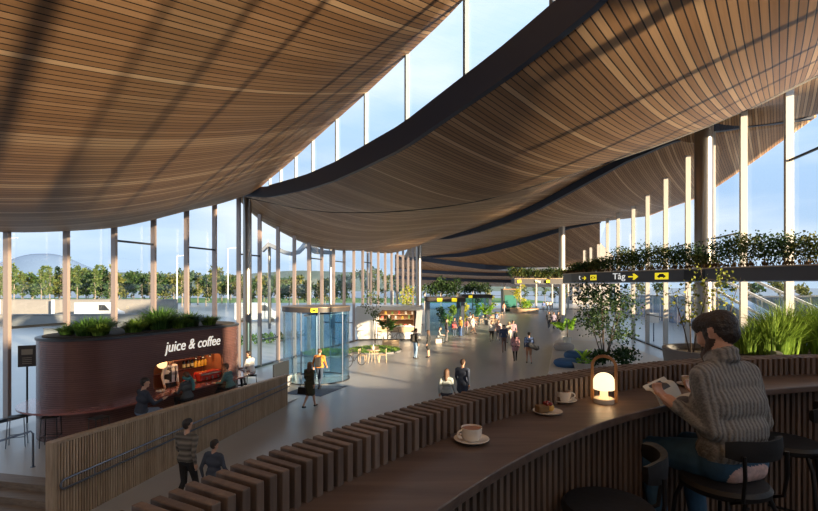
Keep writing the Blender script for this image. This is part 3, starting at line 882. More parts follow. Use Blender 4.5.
def person(label, x, y, az, h=1.74, z=0.0, pose='stand', top=(.05, .06, .09), legs=(.05, .06, .1), hair='b', shoes='d', female=False, dress=0.0, coat=False,
           shorts=False, short_sleeve=False, long_hair=False, phase=1, lean=0.0, seat=.46, skin=SKIN, arm_l=None, arm_r=None, head_turn=0.0, stripes=None, group=None, crossed=False):
    """figure facing azimuth az (degrees, 0 = away from the camera along +Y, 90 = +X)"""
    k = h / 1.75
    B = Body(); P = lambda a, b, c: Vector((a * k, b * k, c * k))
    L_ = lambda a, b, ra, rb, mt: B.limb(a, b, ra * k, rb * k, mt)
    sit = pose == 'sit'
    hipz = seat / k + .09 if sit else .93
    ln = R(lean)
    def up(px, py, pz):        # trunk point, leaned forward about the hips
        dz = pz - .93; return P(px, py * 1 + math.sin(ln) * dz, hipz + math.cos(ln) * dz - (0))
    sw, hw = (.155, .095) if female else (.18, .085)
    # trunk
    L_(up(-hw, 0, .95), up(hw, 0, .95), .115 if female else .11, .115 if female else .11, 'legs' if not dress else 'top')
    L_(up(-.05, .0, 1.08), up(.05, 0, 1.08), .105 if female else .115, .105 if female else .115, 'top')
    L_(up(-.085, .01, 1.26), up(.085, .01, 1.26), .11 if female else .122, .11 if female else .122, 'top')
    L_(up(-sw + .02, 0, 1.415), up(sw - .02, 0, 1.415), .068, .068, 'top')
    if coat or not dress:
        L_(up(-hw, 0, .985), up(hw, 0, .985), .118, .118, 'top')
    # neck + head
    L_(up(0, -.005, 1.43), up(0, .012, 1.54), .056, .05, 'skin')
    hc = up(0, .02, 1.635)
    def hd(a, b, c):
        t = R(head_turn); return hc + P(a * math.cos(t) + b * math.sin(t), -a * math.sin(t) + b * math.cos(t), c)
    L_(hd(0, -.012, .015), hd(0, .012, .02), .086, .084, 'skin')
    L_(hd(0, .03, -.06), hd(0, .045, -.07), .056, .05, 'skin')       # jaw
    L_(hd(0, .092, -.005), hd(0, .108, -.022), .012, .016, 'skin')     # nose
    for s in (-1, 1):
        L_(hd(s * .083, -.005, -.005), hd(s * .085, -.012, .025), .014, .016, 'skin')
        B.paint(hd(s * .034, .092, .012), .015 * k, 'eye')
    B.paint(hd(0, .094, -.062), .021 * k, 'lip')
    L_(hd(0, -.03, .04), hd(0, .02, .052), .086, .078, 'hair')
    L_(hd(0, -.05, -.005), hd(0, -.05, .03), .066, .07, 'hair')
    if long_hair:
        L_(hd(0, -.055, -.02), hd(0, -.085, -.22), .078, .055, 'hair')
        for s in (-1, 1): L_(hd(s * .07, -.02, -.01), hd(s * .075, -.03, -.17), .032, .03, 'hair')
    # legs
    tm = 'skin' if (shorts or dress) else 'legs'
    for s in (-1, 1):
        hp = P(s * hw, 0, hipz)
        if sit:
            kn = P(s * (.10 if not crossed else .05 + .03 * s), .43, hipz - .02 + (.1 if crossed and s > 0 else 0)); an = P(s * .1, .40, .085)
            if crossed and s > 0: an = P(-.12, .55, max(.2, hipz - .36))
            if hipz > .7 and not (crossed and s > 0): an = P(s * .1, .36, hipz - .44)
            tt = Vector((0, .17 * k, -.05 * k)) + an
        elif pose == 'walk':
            fw = s * phase
            kn = P(s * .085, .14 if fw > 0 else .02, .50); an = P(s * .08, .27 if fw > 0 else -.30, .085 if fw > 0 else .14)
            tt = an + P(0, .15, -.045 if fw > 0 else -.075)
        else:
            kn = P(s * .095, .015, .50); an = P(s * .105, -.02, .085); tt = an + P(s * .03, .15, -.045)
        L_(hp, kn, .092 if not female else .095, .06, 'legs' if not dress else 'legs')
        if shorts: L_(hp.lerp(kn, .8), kn, .058, .055, 'skin')
        L_(kn, an, .06 if tm == 'legs' else .054, .042 if tm == 'legs' else .036, tm)
        L_(kn.lerp(an, .15), kn.lerp(an, .4), .056, .054, tm)
        L_(an - P(0, .04, .035), tt, .042, .034, 'shoe')
        if sit: L_(hp.lerp(kn, .1), hp.lerp(kn, .6), .098, .08, 'legs')
    if dress:
        for s in (-1, 1):
            L_(up(s * .07, 0, .95), (P(s * .09, .02, hipz - dress) if not sit else P(s * .1, .36, hipz)), .12, .13, 'top')
        L_(up(0, 0, .95), P(0, .01, hipz - dress) if not sit else P(0, .3, hipz), .12, .13, 'top')
    elif coat and not sit:
        for s in (-1, 1): L_(up(s * .07, 0, .95), P(s * .09, .0, hipz - .2), .118, .115, 'top')
    # arms
    for s, spec in ((-1, arm_l), (1, arm_r)):
        sh = up(s * (sw + .02), -.005, 1.405)
        if spec is None:
            if sit: el = sh + P(s * .06, .10, -.27); wr = el + P(-s * .05, .22, -.02)
            elif pose == 'walk':
                fw = -s * phase
                el = sh + P(s * .05, -.12 if fw < 0 else .05, -.27); wr = el + P(-s * .0, .06 if fw < 0 else .17, -.22 if fw < 0 else -.18)
            else: el = sh + P(s * .06, -.03, -.28); wr = el + P(-s * .01, .07, -.235)
        else:
            el = sh + P(s * spec[0][0], spec[0][1], spec[0][2]); wr = el + P(s * spec[1][0], spec[1][1], spec[1][2])
        L_(sh, el, .056, .043, 'top')
        L_(sh, sh.lerp(el, .35), .06, .052, 'top')
        if short_sleeve: L_(sh.lerp(el, .7), el, .043, .041, 'skin')
        L_(el, wr, .042, .031, 'skin' if short_sleeve else 'top')
        d = (wr - el).normalized()
        L_(wr, wr + d * .06 * k, .032, .038, 'skin')
        sd = Vector((s, 0, 0))
        for q in range(4):                                          # fingers, a little curled, and the thumb
            off = Vector((0, (q - 1.5) * .019 * k, 0))
            a_ = wr + d * .075 * k + off; b_ = a_ + d * (.055 - .006 * abs(q - 1.4)) * k - sd * .008
            L_(a_, b_, .0115, .0095, 'skin'); L_(b_, b_ + d * .025 * k - sd * .018 * k, .0095, .0085, 'skin')
        L_(wr + d * .035 * k + Vector((0, .03 * k, 0)), wr + d * .075 * k + Vector((0, .055 * k, 0)) - sd * .012, .013, .011, 'skin')
    topm = stripes if stripes else cloth(top)
    mats = {'skin': skin, 'top': topm, 'legs': cloth(legs), 'hair': {'b': HAIRB, 'r': HAIRBR, 'y': HAIRY}[hair], 'shoe': SHOE if shoes == 'd' else SHOEW, 'eye': EYE, 'lip': LIP}
    root = empty('person', (x, y, z), -R(az), label, 'person', group)
    B.mesh('body', mats, .0155, 2, root)
    return root

def backpack(root, c=(.02, .02, .022), h=1.74, kind='backpack', label='black backpack worn by the person in front of it'):
    k = h / 1.75
    b = empty('backpack', (root.location.x, root.location.y, root.location.z), root.rotation_euler.z, label, 'backpack')
    m = MB(); m.box((0, -.20 * k, 1.20 * k), (.28 * k, .15 * k, .42 * k)); m.build('bag', cloth(c), b, world=False, bevel=.05)
    m = MB(); m.box((0, -.28 * k, 1.11 * k), (.20 * k, .05 * k, .2 * k)); m.build('pocket', cloth(c), b, world=False, bevel=.02)
    for s in (-1, 1):
        m = MB(); m.tube([(s * .1 * k, -.15 * k, 1.4 * k), (s * .12 * k, .0, 1.475 * k), (s * .12 * k, .125 * k, 1.36 * k), (s * .11 * k, .135 * k, 1.2 * k), (s * .12 * k, -.14 * k, 1.04 * k)], .016, 6)
        m.build('strap', cloth(c), b, world=False, smooth=True)
    return b
def handbag(pos, rz, c, label, s=1.0):
    b = empty('handbag', pos, rz, label, 'handbag')
    m = MB(); m.extr([(-.16 * s, 0), (.16 * s, 0), (.13 * s, .22 * s), (-.13 * s, .22 * s)], (0, -.05, 0), (1, 0, 0), (0, 0, 1), (0, 1, 0), .1); m.build('bag', mat('bag', c, .5), b, world=False, bevel=.015)
    m = MB(); m.tube([(-.08 * s, 0, .22 * s)] + [(-.08 * s * math.cos(t), 0, (.22 + .13 * math.sin(t)) * s) for t in np.linspace(.3, 2.84, 7)] + [(.08 * s, 0, .22 * s)], .008, 6); m.build('handle', mat('bag', c, .5), b, world=False, smooth=True)
    return b
# ------------------------------------------------------------------ the man reading at the bar
def hero():
    hx, hy, sz = 1.635, 2.43, MZ + .735
    f = Vector((-.30, .955, 0)).normalized(); r = Vector((f.y, -f.x, 0))      # facing, his right
    up = Vector((0, 0, 1))
    O = Vector((hx, hy, sz))
    Q = lambda a, b, c: O + r * a + f * (b - .10 * max(0, c - .3)) + up * (c * .965)
    B = Body()
    def L_(a, b, ra, rb, mt):
        k = .9 if mt == 'knit' else 1.0
        return B.limb(a, b, ra * k, rb * k, mt)
    # hips and trunk, slightly hunched over the page
    L_(Q(-.085, .0, .09), Q(.085, .0, .09), .105, .105, 'jean')
    L_(Q(-.085, -.005, .15), Q(.085, -.005, .15), .118, .118, 'knit')
    L_(Q(-.075, .0, .25), Q(.075, .0, .25), .125, .125, 'knit')
    L_(Q(-.095, .03, .38), Q(.095, .03, .38), .127, .127, 'knit')
    L_(Q(-.105, .06, .48), Q(.115, .06, .48), .098, .098, 'knit')
    L_(Q(-.135, .065, .535), Q(.14, .065, .535), .066, .066, 'knit')
    L_(Q(-.05, .075, .55), Q(.05, .075, .55), .075, .075, 'knit')
    # shirt hem showing under the sweater at the back
    L_(Q(-.075, -.05, .06), Q(.075, -.05, .06), .064, .064, 'shirt')
    # roll collar
    for t in np.linspace(0, 2 * math.pi, 13)[:-1]:
        t2 = t + 2 * math.pi / 12
        pz = lambda a: .612 + .012 * -math.cos(a)
        L_(Q(.058 * math.sin(t), .088 + .062 * math.cos(t), pz(t)), Q(.058 * math.sin(t2), .088 + .062 * math.cos(t2), pz(t2)), .026, .026, 'knit')
    for t in np.linspace(0, 2 * math.pi, 13)[:-1]:
        t2 = t + 2 * math.pi / 12
        L_(Q(.056 * math.sin(t), .092 + .058 * math.cos(t), .636 - .028 * math.cos(t)), Q(.056 * math.sin(t2), .092 + .058 * math.cos(t2), .636 - .028 * math.cos(t2)), .022, .022, 'knit')
    L_(Q(0, .08, .56), Q(0, .105, .68), .056, .052, 'skin')
    # head, bent down and turned to the page
    hc = Q(.022, .14, .738); hf = (f * .93 - up * .36 - r * .14).normalized(); hr = hf.cross(up).normalized(); hu = hr.cross(hf).normalized()
    D = lambda a, b, c: hc + (hr * a + hf * b + hu * c) * .93
    L_(D(0, -.025, .012), D(0, .02, .022), .083, .08, 'skin')
    L_(D(0, .035, -.055), D(0, .055, -.075), .054, .046, 'skin')
    L_(D(0, .075, .02), D(0, .08, .0), .03, .03, 'skin')
    L_(D(0, .098, .012), D(0, .118, -.018), .0095, .0145, 'skin')
    L_(D(0, .09, .03), D(0, .095, .034), .02, .02, 'skin')
    for s in (-1, 1):
        L_(D(s * .084, -.012, -.022), D(s * .094, -.026, .02), .010, .015, 'skin'); L_(D(s * .072, .014, .012), D(s * .066, .022, -.04), .02, .016, 'hair')
        L_(D(s * .02, .088, .036), D(s * .052, .078, .036), .011, .010, 'hair')
        B.paint(D(s * .033, .094, .018), .012, 'eye')
        L_(D(s * .045, .07, -.008), D(s * .045, .072, -.02), .026, .024, 'skin')
        # beard along the jaw
        L_(D(s * .074, .005, -.035), D(s * .058, .045, -.088), .024, .03, 'beard')
        L_(D(s * .058, .045, -.088), D(s * .018, .092, -.105), .03, .03, 'beard')
        L_(D(s * .02, .1, -.045), D(s * .036, .088, -.07), .011, .014, 'beard')
    L_(D(0, .096, -.1), D(0, .098, -.15), .040, .03, 'beard')
    B.paint(D(0, .104, -.062), .014, 'lip')
    # hair: short at the neck, swept up and forward on top
    L_(D(0, -.035, .045), D(0, .035, .062), .083, .07, 'hair')
    L_(D(0, .05, .075), D(0, .082, .078), .05, .036, 'hair')
    for s in (-1, 1):
        L_(D(s * .042, -.03, .05), D(s * .045, .05, .065), .058, .045, 'hair')
        L_(D(s * .058, -.05, .03), D(s * .06, -.005, .045), .034, .03, 'hair')
    L_(D(0, -.05, -.005), D(0, -.048, .035), .064, .067, 'hair'); L_(D(0, -.05, -.02), D(0, -.052, .01), .046, .058, 'hair'); B.paint(D(0, -.088, .012), .086, 'hair'); B.paint(D(0, -.06, .06), .085, 'hair')
    for s in (-1, 1):
        L_(D(s * .036, -.045, .0), D(s * .042, -.035, .035), .046, .05, 'hair')
    # thighs, shins, shoes on the stool's foot rail
    for s, kx, ky, ax, ay in ((-1, -.15, .37, -.19, .27), (1, .12, .37, .08, .26)):
        hp = Q(s * .09, .02, .085); kn = Q(kx, ky, .045); an = Q(ax, ay, -.38)
        L_(hp, kn, .098, .066, 'jean'); L_(hp.lerp(kn, .2), hp.lerp(kn, .65), .1, .082, 'jean')
        L_(kn, an, .066, .048, 'jean'); L_(kn.lerp(an, .15), kn.lerp(an, .4), .064, .062, 'jean')
        L_(an - f * .04 - up * .06, an + f * .16 - up * .085, .044, .036, 'shoe')
        L_(an - up * .02, an - up * .05, .04, .04, 'skin')
    # arms: elbows out over the counter, both hands on the magazine
    MG = Vector((1.432, 2.62, CT + .04))                       # centre of the open magazine
    lh = Vector((1.40, 2.485, CT + .03)); rh = Q(.16, .26, .335)
    for s, wr in ((-1, lh), (1, rh)):
        sh = Q(s * .15, .06, .525)
        el = Q(-.165, -.035, .265) if s < 0 else Q(.25, .03, .26)
        L_(sh, el, .066, .055, 'knit'); L_(sh, sh.lerp(el, .4), .07, .064, 'knit')
        L_(el, wr, .056, .037, 'knit'); L_(el.lerp(wr, .1), el.lerp(wr, .5), .056, .048, 'knit'); L_(el.lerp(wr, .86), el.lerp(wr, 1.04), .042, .044, 'knit')
        d = (wr - el).normalized()
        palm = wr + d * .062
        L_(wr, palm, .029, .034, 'skin')
        side = d.cross(up).normalized() * (1 if s > 0 else -1)           # towards the thumb
        for q in range(4):
            o_ = side * ((1.5 - q) * .019) 
            a_ = palm + d * .018 + o_; ln_ = (.042, .046, .043, .034)[q]
            b_ = a_ + d * ln_ + up * .010; c_ = b_ + d * .018 + up * .022 ; e_ = c_ - d * .006 + up * .016
            L_(a_, b_, .0100, .0092, 'skin'); L_(b_, c_, .0092, .0085, 'skin'); L_(c_, e_, .0085, .0078, 'skin')
        t0 = wr + d * .03 + side * .03; t1 = t0 + d * .035 + side * .018 + up * .012; t2 = t1 + d * .028 - side * .004 + up * .012
        L_(t0, t1, .0125, .011, 'skin'); L_(t1, t2, .011, .0095, 'skin')
    # knitted wool: ribs and cables in the bump
    km, nt, N, L, P = newmat('cable_knit')
    tc = N.new('ShaderNodeTexCoord'); 
    wv = N.new('ShaderNodeTexWave'); wv.wave_type = 'BANDS'; wv.bands_direction = 'X'; wv.inputs['Scale'].default_value = 13; wv.inputs['Distortion'].default_value = 1.4; wv.inputs['Detail'].default_value = 1.5; wv.inputs['Detail Scale'].default_value = 5
    mp = N.new('ShaderNodeMapping'); mp.inputs['Rotation'].default_value = (0, 0, math.atan2(r.y, r.x) * -1); L.new(tc.outputs['Object'], mp.inputs['Vector']); L.new(mp.outputs[0], wv.inputs['Vector'])
    vo = N.new('ShaderNodeTexVoronoi'); vo.inputs['Scale'].default_value = 90; L.new(tc.outputs['Object'], vo.inputs['Vector'])
    ad = N.new('ShaderNodeMath'); ad.operation = 'MULTIPLY_ADD'; ad.inputs[1].default_value = .5; L.new(vo.outputs['Distance'], ad.inputs[0]); L.new(wv.outputs['Fac'], ad.inputs[2])
    b = N.new('ShaderNodeBump'); b.inputs['Strength'].default_value = .5; b.inputs['Distance'].default_value = .01; L.new(ad.outputs[0], b.inputs['Height']); L.new(b.outputs['Normal'], P.inputs['Normal'])
    cr = N.new('ShaderNodeValToRGB'); cr.color_ramp.elements[0].color = (.09, .092, .092, 1); cr.color_ramp.elements[1].color = (.24, .24, .237, 1); cr.color_ramp.elements[1].position = 1.2 if False else 1.0
    L.new(ad.outputs[0], cr.inputs['Fac']); L.new(cr.outputs['Color'], P.inputs['Base Color']); P.inputs['Roughness'].default_value = .95
    mats = {'jean': mat('jeans', (.03, .09, .16), .85, 0, .45, 16), 'knit': km, 'shirt': mat('check_shirt', (.55, .40, .38), .8, 0, .55, 45), 'skin': mat('skin_man', (.50, .27, .18), .5), 'hair': mat('hair_man', (.022, .014, .010), .55, 0, .4, 60, .6),
            'beard': mat('beard_man', (.045, .022, .014), .7, 0, .4, 70, .6), 'eye': EYE, 'lip': LIP, 'shoe': mat('grey_shoe', (.3, .3, .3), .6)}
    root = empty('person', (hx, hy, MZ), 0, 'bearded man in a grey cable knit sweater reading on a bar stool', 'person')
    ob = B.mesh('body', mats, .0075, 4, root)
    ob.location = -Vector(root.location)
    # the magazine
    mg = empty('magazine', MG, 0, 'open magazine with pale pages held by the man in the sweater', 'magazine')
    u = Vector((.55, -.83, 0)).normalized()                # along the spread, from his left hand to his right
    v = Vector((0, 0, 1)).cross(u).normalized()           # to the top of the page
    tilt = .14
    v2 = (v * math.cos(tilt) + up * math.sin(tilt)).normalized()
    for nm, s in (('left_page', -1), ('right_page', 1)):
        m = MB(); n = 10; vs = []
        for k in range(n + 1):
            t = k / n; w_ = (.19 if s > 0 else .10) * t
            hgt = .028 * math.sin(math.pi * min(1, t * 1.3)) + (.085 * t if s < 0 else -.02 * t)
            for e_ in (-.11, .11):
                for th in (0, -.004):
                    vs.append(MG + u * (s * w_) + v2 * e_ + up * (hgt + th))
        fs = []
        for k in range(n):
            a_ = k * 4; b_ = a_ + 4
            fs += [(a_, a_ + 2, b_ + 2, b_), (a_ + 1, b_ + 1, b_ + 3, a_ + 3), (a_, b_, b_ + 1, a_ + 1), (a_ + 2, a_ + 3, b_ + 3, b_ + 2)]
        fs += [(0, 1, 3, 2), (n * 4, n * 4 + 2, n * 4 + 3, n * 4 + 1)]
        m.add(vs, fs); pg = m.build('page', bpy.data.materials.get('paper') or mat('paper', (.62, .62, .55), .6), mg)
        # printed picture / columns lying on the paper
        m = MB()
        rects = [(.14, .62, -.075, .035)] if s > 0 else [(.3, .9, -.07, .05)]
        for (ta, tb, ea, eb) in rects:
            q = []
            for k in range(7):
                t = ta + (tb - ta) * k / 6; w_ = (.19 if s > 0 else .10) * t
                hgt = .028 * math.sin(math.pi * min(1, t * 1.3)) + (.085 * t if s < 0 else -.02 * t)
                q.append((MG + u * (s * w_) + v2 * ea + up * (hgt + .0012), MG + u * (s * w_) + v2 * eb + up * (hgt + .0012)))
            for k in range(6): m.quad(q[k][0], q[k + 1][0], q[k + 1][1], q[k][1])
        m.build('picture', bpy.data.materials.get('print_dark') or mat('print_dark', (.03, .022, .02), .5, 0, .9, 25), pg)
hero()
# ------------------------------------------------------------------ plants
def tuft(m, c, h, spread, n, mi=0, w=.012, droop=.6):
    c = Vector(c)
    for _ in range(n):
        a = random.uniform(0, 2 * math.pi); q = random.random() ** .6
        b = c + Vector((math.cos(a), math.sin(a), 0)) * spread * .35 * random.random()
        dr = Vector((math.cos(a), math.sin(a), 0)) * spread * q
        hh = h * random.uniform(.6, 1.05); sd = Vector((-math.sin(a + .6), math.cos(a + .6), 0)) * w
        vs = []
        for k, t in enumerate((0, .4, .75, 1.0)):
            p = b + dr * t * t * (.6 + .4 * t) + Vector((0, 0, hh * (t - droop * .45 * t ** 3 * q)))
            ww = (1, .9, .6, .08)[k]; vs += [p - sd * ww, p + sd * ww]
        m.add(vs, [(0, 1, 3, 2), (2, 3, 5, 4), (4, 5, 7, 6)], mi)
def leaf(m, p, d, s, mi=0, wid=.42):
    d = d.normalized(); sd = d.cross(Vector((random.uniform(-1, 1), random.uniform(-1, 1), random.uniform(-.3, 1)))); 
    if sd.length < 1e-4: return
    sd = sd.normalized() * s * wid; nrm = d.cross(sd).normalized() * s * .12
    m.add([p, p + d * s * .5 + sd + nrm, p + d * s, p + d * s * .5 - sd + nrm], [(0, 1, 2, 3)], mi)
def rdir(zb=.3):
    v = Vector((random.gauss(0, 1), random.gauss(0, 1), random.gauss(0, 1) + zb)); return v.normalized()
def cloud(m, c, r, n, s, mi=0, sz=1.0, shell=.55):
    c = Vector(c)
    for _ in range(n):
        v = rdir(.1); q = shell + (1 - shell) * random.random()
        p = c + Vector((v.x * r * q, v.y * r * q, v.z * r * q * sz))
        leaf(m, p, (v + rdir(0) * .9), s * random.uniform(.6, 1.2), mi)
def grass_plant(name, c, h, spread, n, matk, label, cat='plant', group=None, w=.012, loc=None, droop=.6):
    rt = empty(name, c, 0, label, cat, group)
    m = MB(); tuft(m, (0, 0, 0), h, spread, n, 0, w, droop); m.build('blades', M[matk], rt, world=False)
    return rt
def shrub(c, r, h, n, s, matk, label, group=None, name='shrub', cat='shrub', lumps=4):
    rt = empty(name, c, random.uniform(0, 6), label, cat, group)
    m = MB()
    for k in range(lumps):
        a = 2 * math.pi * k / lumps + random.random(); q = r * .45 * (k > 0)
        cloud(m, (q * math.cos(a), q * math.sin(a), h * random.uniform(.42, .62)), r * .68, n // lumps, s, 0, h / r * .62, .3)
    m.build('foliage', M[matk], rt, world=False)
    st = MB()
    for k in range(4):
        a = k * 1.6; st.tube([(0, 0, 0), (r * .25 * math.cos(a), r * .25 * math.sin(a), h * .45)], [.02, .008], 6)
    st.build('stem', M['bark'], rt, world=False)
    return rt
def tree(c, h, r, n, s, leafk, barkk, label, group=None, stems=1, name='tree', cat='tree', crown0=.35, thick=.05, fork=5):
    rt = empty(name, c, random.uniform(0, 6), label, cat, group)
    st = MB(); fo = MB()
    for k in range(stems):
        a = 2 * math.pi * k / stems + random.random() * .7; lean = (.0 if stems == 1 else r * .55)
        top = Vector((lean * math.cos(a), lean * math.sin(a), h * random.uniform(.8, .95)))
        pts = [Vector((.03 * math.cos(a), .03 * math.sin(a), 0)), top * .35 + rdir(0) * .03 * h * .3, top * .7 + rdir(0) * .03 * h * .4, top]
        pts[1].z = top.z * .35; pts[2].z = top.z * .7
        st.tube(pts, [thick, thick * .8, thick * .5, thick * .15], 7)
        for b in range(fork):
            t = crown0 + (1 - crown0) * (b + .5) / fork
            i = min(2, int(t * 3)); p = pts[i].lerp(pts[i + 1], t * 3 - i)
            d = rdir(.5); d.z = abs(d.z) * .7; e = p + d * r * random.uniform(.5, .9) * (1.15 - .5 * t)
            st.tube([p, p.lerp(e, .5) + Vector((0, 0, .03 * h)), e], [thick * .35, thick * .25, thick * .1], 5)
            for q in range(3):
                cc = p.lerp(e, (.45, .8, 1.05)[q])
                cloud(fo, cc, r * .34, n // (stems * fork * 3), s, 0, .75, .1)
    st.build('trunk', M[barkk], rt, world=False, smooth=True); fo.build('crown', M[leafk], rt, world=False)
    return rt
def palm(c, h, n, ln, matk, label, pot=None, name='potted_palm', wid=.05):
    rt = empty(name, c, 0, label, 'plant')
    if pot:
        m = MB(); m.lathe([(0, 0), (pot[0] * .75, 0), (pot[0], pot[1]), (pot[0] * .9, pot[1]), (pot[0] * .85, pot[1] * .85), (0, pot[1] * .85)], n=24); m.build('pot', M[pot[2]], rt, world=False, smooth=True)
    z0 = pot[1] * .85 if pot else 0
    m = MB(); m.tube([(0, 0, z0), (.02, 0, z0 + (h - z0) * .45)], [.04, .025], 8); m.build('trunk', M['bark'], rt, world=False)
    f = MB()
    for k in range(n):
        a = k * 2.4 + random.random() * .4; el = random.uniform(.5, 1.25); d = Vector((math.cos(a), math.sin(a), 0)); L_ = ln * random.uniform(.8, 1.1)
        base = Vector((0, 0, z0 + (h - z0) * random.uniform(.2, .5)))
        for q in range(9):
            t = .2 + .8 * q / 8
            p = base + d * L_ * t * math.cos(el) + Vector((0, 0, L_ * (t * math.sin(el) - .35 * t * t)))
            for s in (-1, 1):
                sd = d.cross(Vector((0, 0, 1))) * s
                leaf(f, p, sd * .8 + d * .8 + Vector((0, 0, -.1)), ln * .33 * (1.1 - .6 * t), 0, wid * 3)
    f.build('fronds', M[matk], rt, world=False)
    return rt

# ------------------------------------------------------------------ juice kiosk
KA = Vector((.4, .9165, 0)); KN = Vector((.9165, -.4, 0)); KC = Vector((-8.9, 13.37, 0)); KR, KL = 1.18, 3.98
KT = 3.03
def KP(u, off, z): return KC + KA * u + KN * (KR + off) + Vector((0, 0, z))
def ku(x, off=0.0):
    p = on_line(KP(0, off, 0), KP(1, off, 0), x); return (Vector((p.x, p.y, 0)) - KP(0, 0, 0)).dot(KA)
def stadium(off, n=20):
    pts = []
    for k in range(n + 1):
        t = math.pi * k / n; pts.append(KC + KA * KL + (KN * math.cos(t) + KA * math.sin(t)) * (KR + off))
    for k in range(n + 1):
        t = math.pi * k / n; pts.append(KC + (-KN * math.cos(t) - KA * math.sin(t)) * (KR + off))
    return [(p.x, p.y) for p in pts]
kio = empty('juice_kiosk', (KC.x, KC.y, PZ), 0, 'rounded dark bronze slatted drinks kiosk with a hatch and plants on its roof', 'kiosk')
LZ = 1.26
m = MB(); m.prism(stadium(0), PZ, LZ - .1); m.build('base', M['kiosk'], kio, smooth=True)
m = MB(); m.prism(stadium(-.12), PZ + .0, PZ + .08); 
# upper shell: curved wall from the end of the front face round the back
m = MB(); st_ = stadium(0); inn = stadium(-.10); n = len(st_)
vs = [(p[0], p[1], LZ - .1) for p in st_] + [(p[0], p[1], KT) for p in st_] + [(p[0], p[1], LZ - .1) for p in inn] + [(p[0], p[1], KT) for p in inn]
fs = []
for i in range(n - 1):
    fs += [(i, i + 1, n + i + 1, n + i), (2 * n + i + 1, 2 * n + i, 3 * n + i, 3 * n + i + 1), (n + i, n + i + 1, 3 * n + i + 1, 3 * n + i), (i + 1, i, 2 * n + i, 2 * n + i + 1)]
m.add(vs, fs); m.build('shell', M['kiosk'], kio, smooth=True)
# front face with its rounded serving hatch
u0, u1 = ku(153.5), min(ku(223.5), KL - .02)
hz0, hz1 = LZ + .0, 2.15
m = MB(); K = 64; inner = []; outer = []
cu, cz = (u0 + u1) / 2, (hz0 + hz1) / 2; hu_, hz_ = (u1 - u0) / 2, (hz1 - hz0) / 2
for k in range(K):
    t = 2 * math.pi * k / K; c, s = math.cos(t), math.sin(t)
    e = .22
    inner.append((cu + hu_ * math.copysign(abs(c) ** e, c), cz + hz_ * math.copysign(abs(s) ** (e * 1.8), s)))
    du, dz = inner[-1][0] - cu, inner[-1][1] - cz
    ru = ((KL - cu) / du if du > 0 else (0 - cu) / du) if abs(du) > 1e-6 else 1e9
    rz = ((KT - cz) / dz if dz > 0 else (LZ - .1 - cz) / dz) if abs(dz) > 1e-6 else 1e9
    q = min(ru, rz); outer.append((cu + du * q, cz + dz * q))
# corners of the rectangle
for cn in ((0, LZ - .1), (0, KT), (KL, LZ - .1), (KL, KT)):
    j = min(range(K), key=lambda i: (outer[i][0] - cn[0]) ** 2 + (outer[i][1] - cn[1]) ** 2); outer[j] = cn
vs = []
for off in (0, -.10):
    vs += [KP(a, off, b) for a, b in outer] + [KP(a, off, b) for a, b in inner]
fs = []
for k in range(K):
    j = (k + 1) % K
    fs += [(k, j, K + j, K + k), (2 * K + j, 2 * K + k, 3 * K + k, 3 * K + j), (K + k, K + j, 3 * K + j, 3 * K + k)]
m.add(vs, fs); m.build('front', M['kiosk'], kio)
m = MB(); m.prism(stadium(.03), KT - .05, KT + .02); m.build('roof_rim', M['darksteel'], kio, smooth=True, bevel=.01)
m = MB(); m.prism(stadium(-.12), KT + .02, KT + .05); m.build('planting_bed', M['soil'], kio)
# ledge round the outside
lo_ = stadium(.42); li_ = stadium(-.02); n = len(lo_)
m = MB(); vs = [(p[0], p[1], LZ - .05) for p in lo_] + [(p[0], p[1], LZ) for p in lo_] + [(p[0], p[1], LZ - .05) for p in li_] + [(p[0], p[1], LZ) for p in li_]
fs = []
for i in range(n):
    j = (i + 1) % n
    fs += [(i, j, n + j, n + i), (n + i, n + j, 3 * n + j, 3 * n + i), (j, i, 2 * n + i, 2 * n + j)]
m.add(vs, fs); m.build('ledge', M['ledge'], kio, smooth=True)
# inside of the hatch
m = MB()
ua, ub = u0 - .25, u1 + .1
m.quad(KP(ua, -1.05, LZ - .1), KP(ub, -1.05, LZ - .1), KP(ub, -1.05, 2.6), KP(ua, -1.05, 2.6))
m.quad(KP(ua, -.1, LZ - .1), KP(ua, -1.05, LZ - .1), KP(ua, -1.05, 2.6), KP(ua, -.1, 2.6))
m.quad(KP(ub, -1.05, LZ - .1), KP(ub, -.1, LZ - .1), KP(ub, -.1, 2.6), KP(ub, -1.05, 2.6))
m.quad(KP(ua, -.1, 2.5), KP(ua, -1.05, 2.5), KP(ub, -1.05, 2.5), KP(ub, -.1, 2.5))
m.build('lining', M['kioskin'], kio)
m = MB(); m.quad(KP(ua, .0, LZ - .02), KP(ub, .0, LZ - .02), KP(ub, -.45, LZ - .02), KP(ua, -.45, LZ - .02)); m.build('worktop', M['ledge'], kio)
um = (ua + ub) / 2
M3 = Matrix((KA, KN, Vector((0, 0, 1)))).transposed()
for zz in (1.62, 1.95):
    m = MB(); m.box(KP(um + .25, -.93, zz), (ub - ua - .9, .22, .03), M=M3); m.build('shelf', M['kioskdark'], kio)
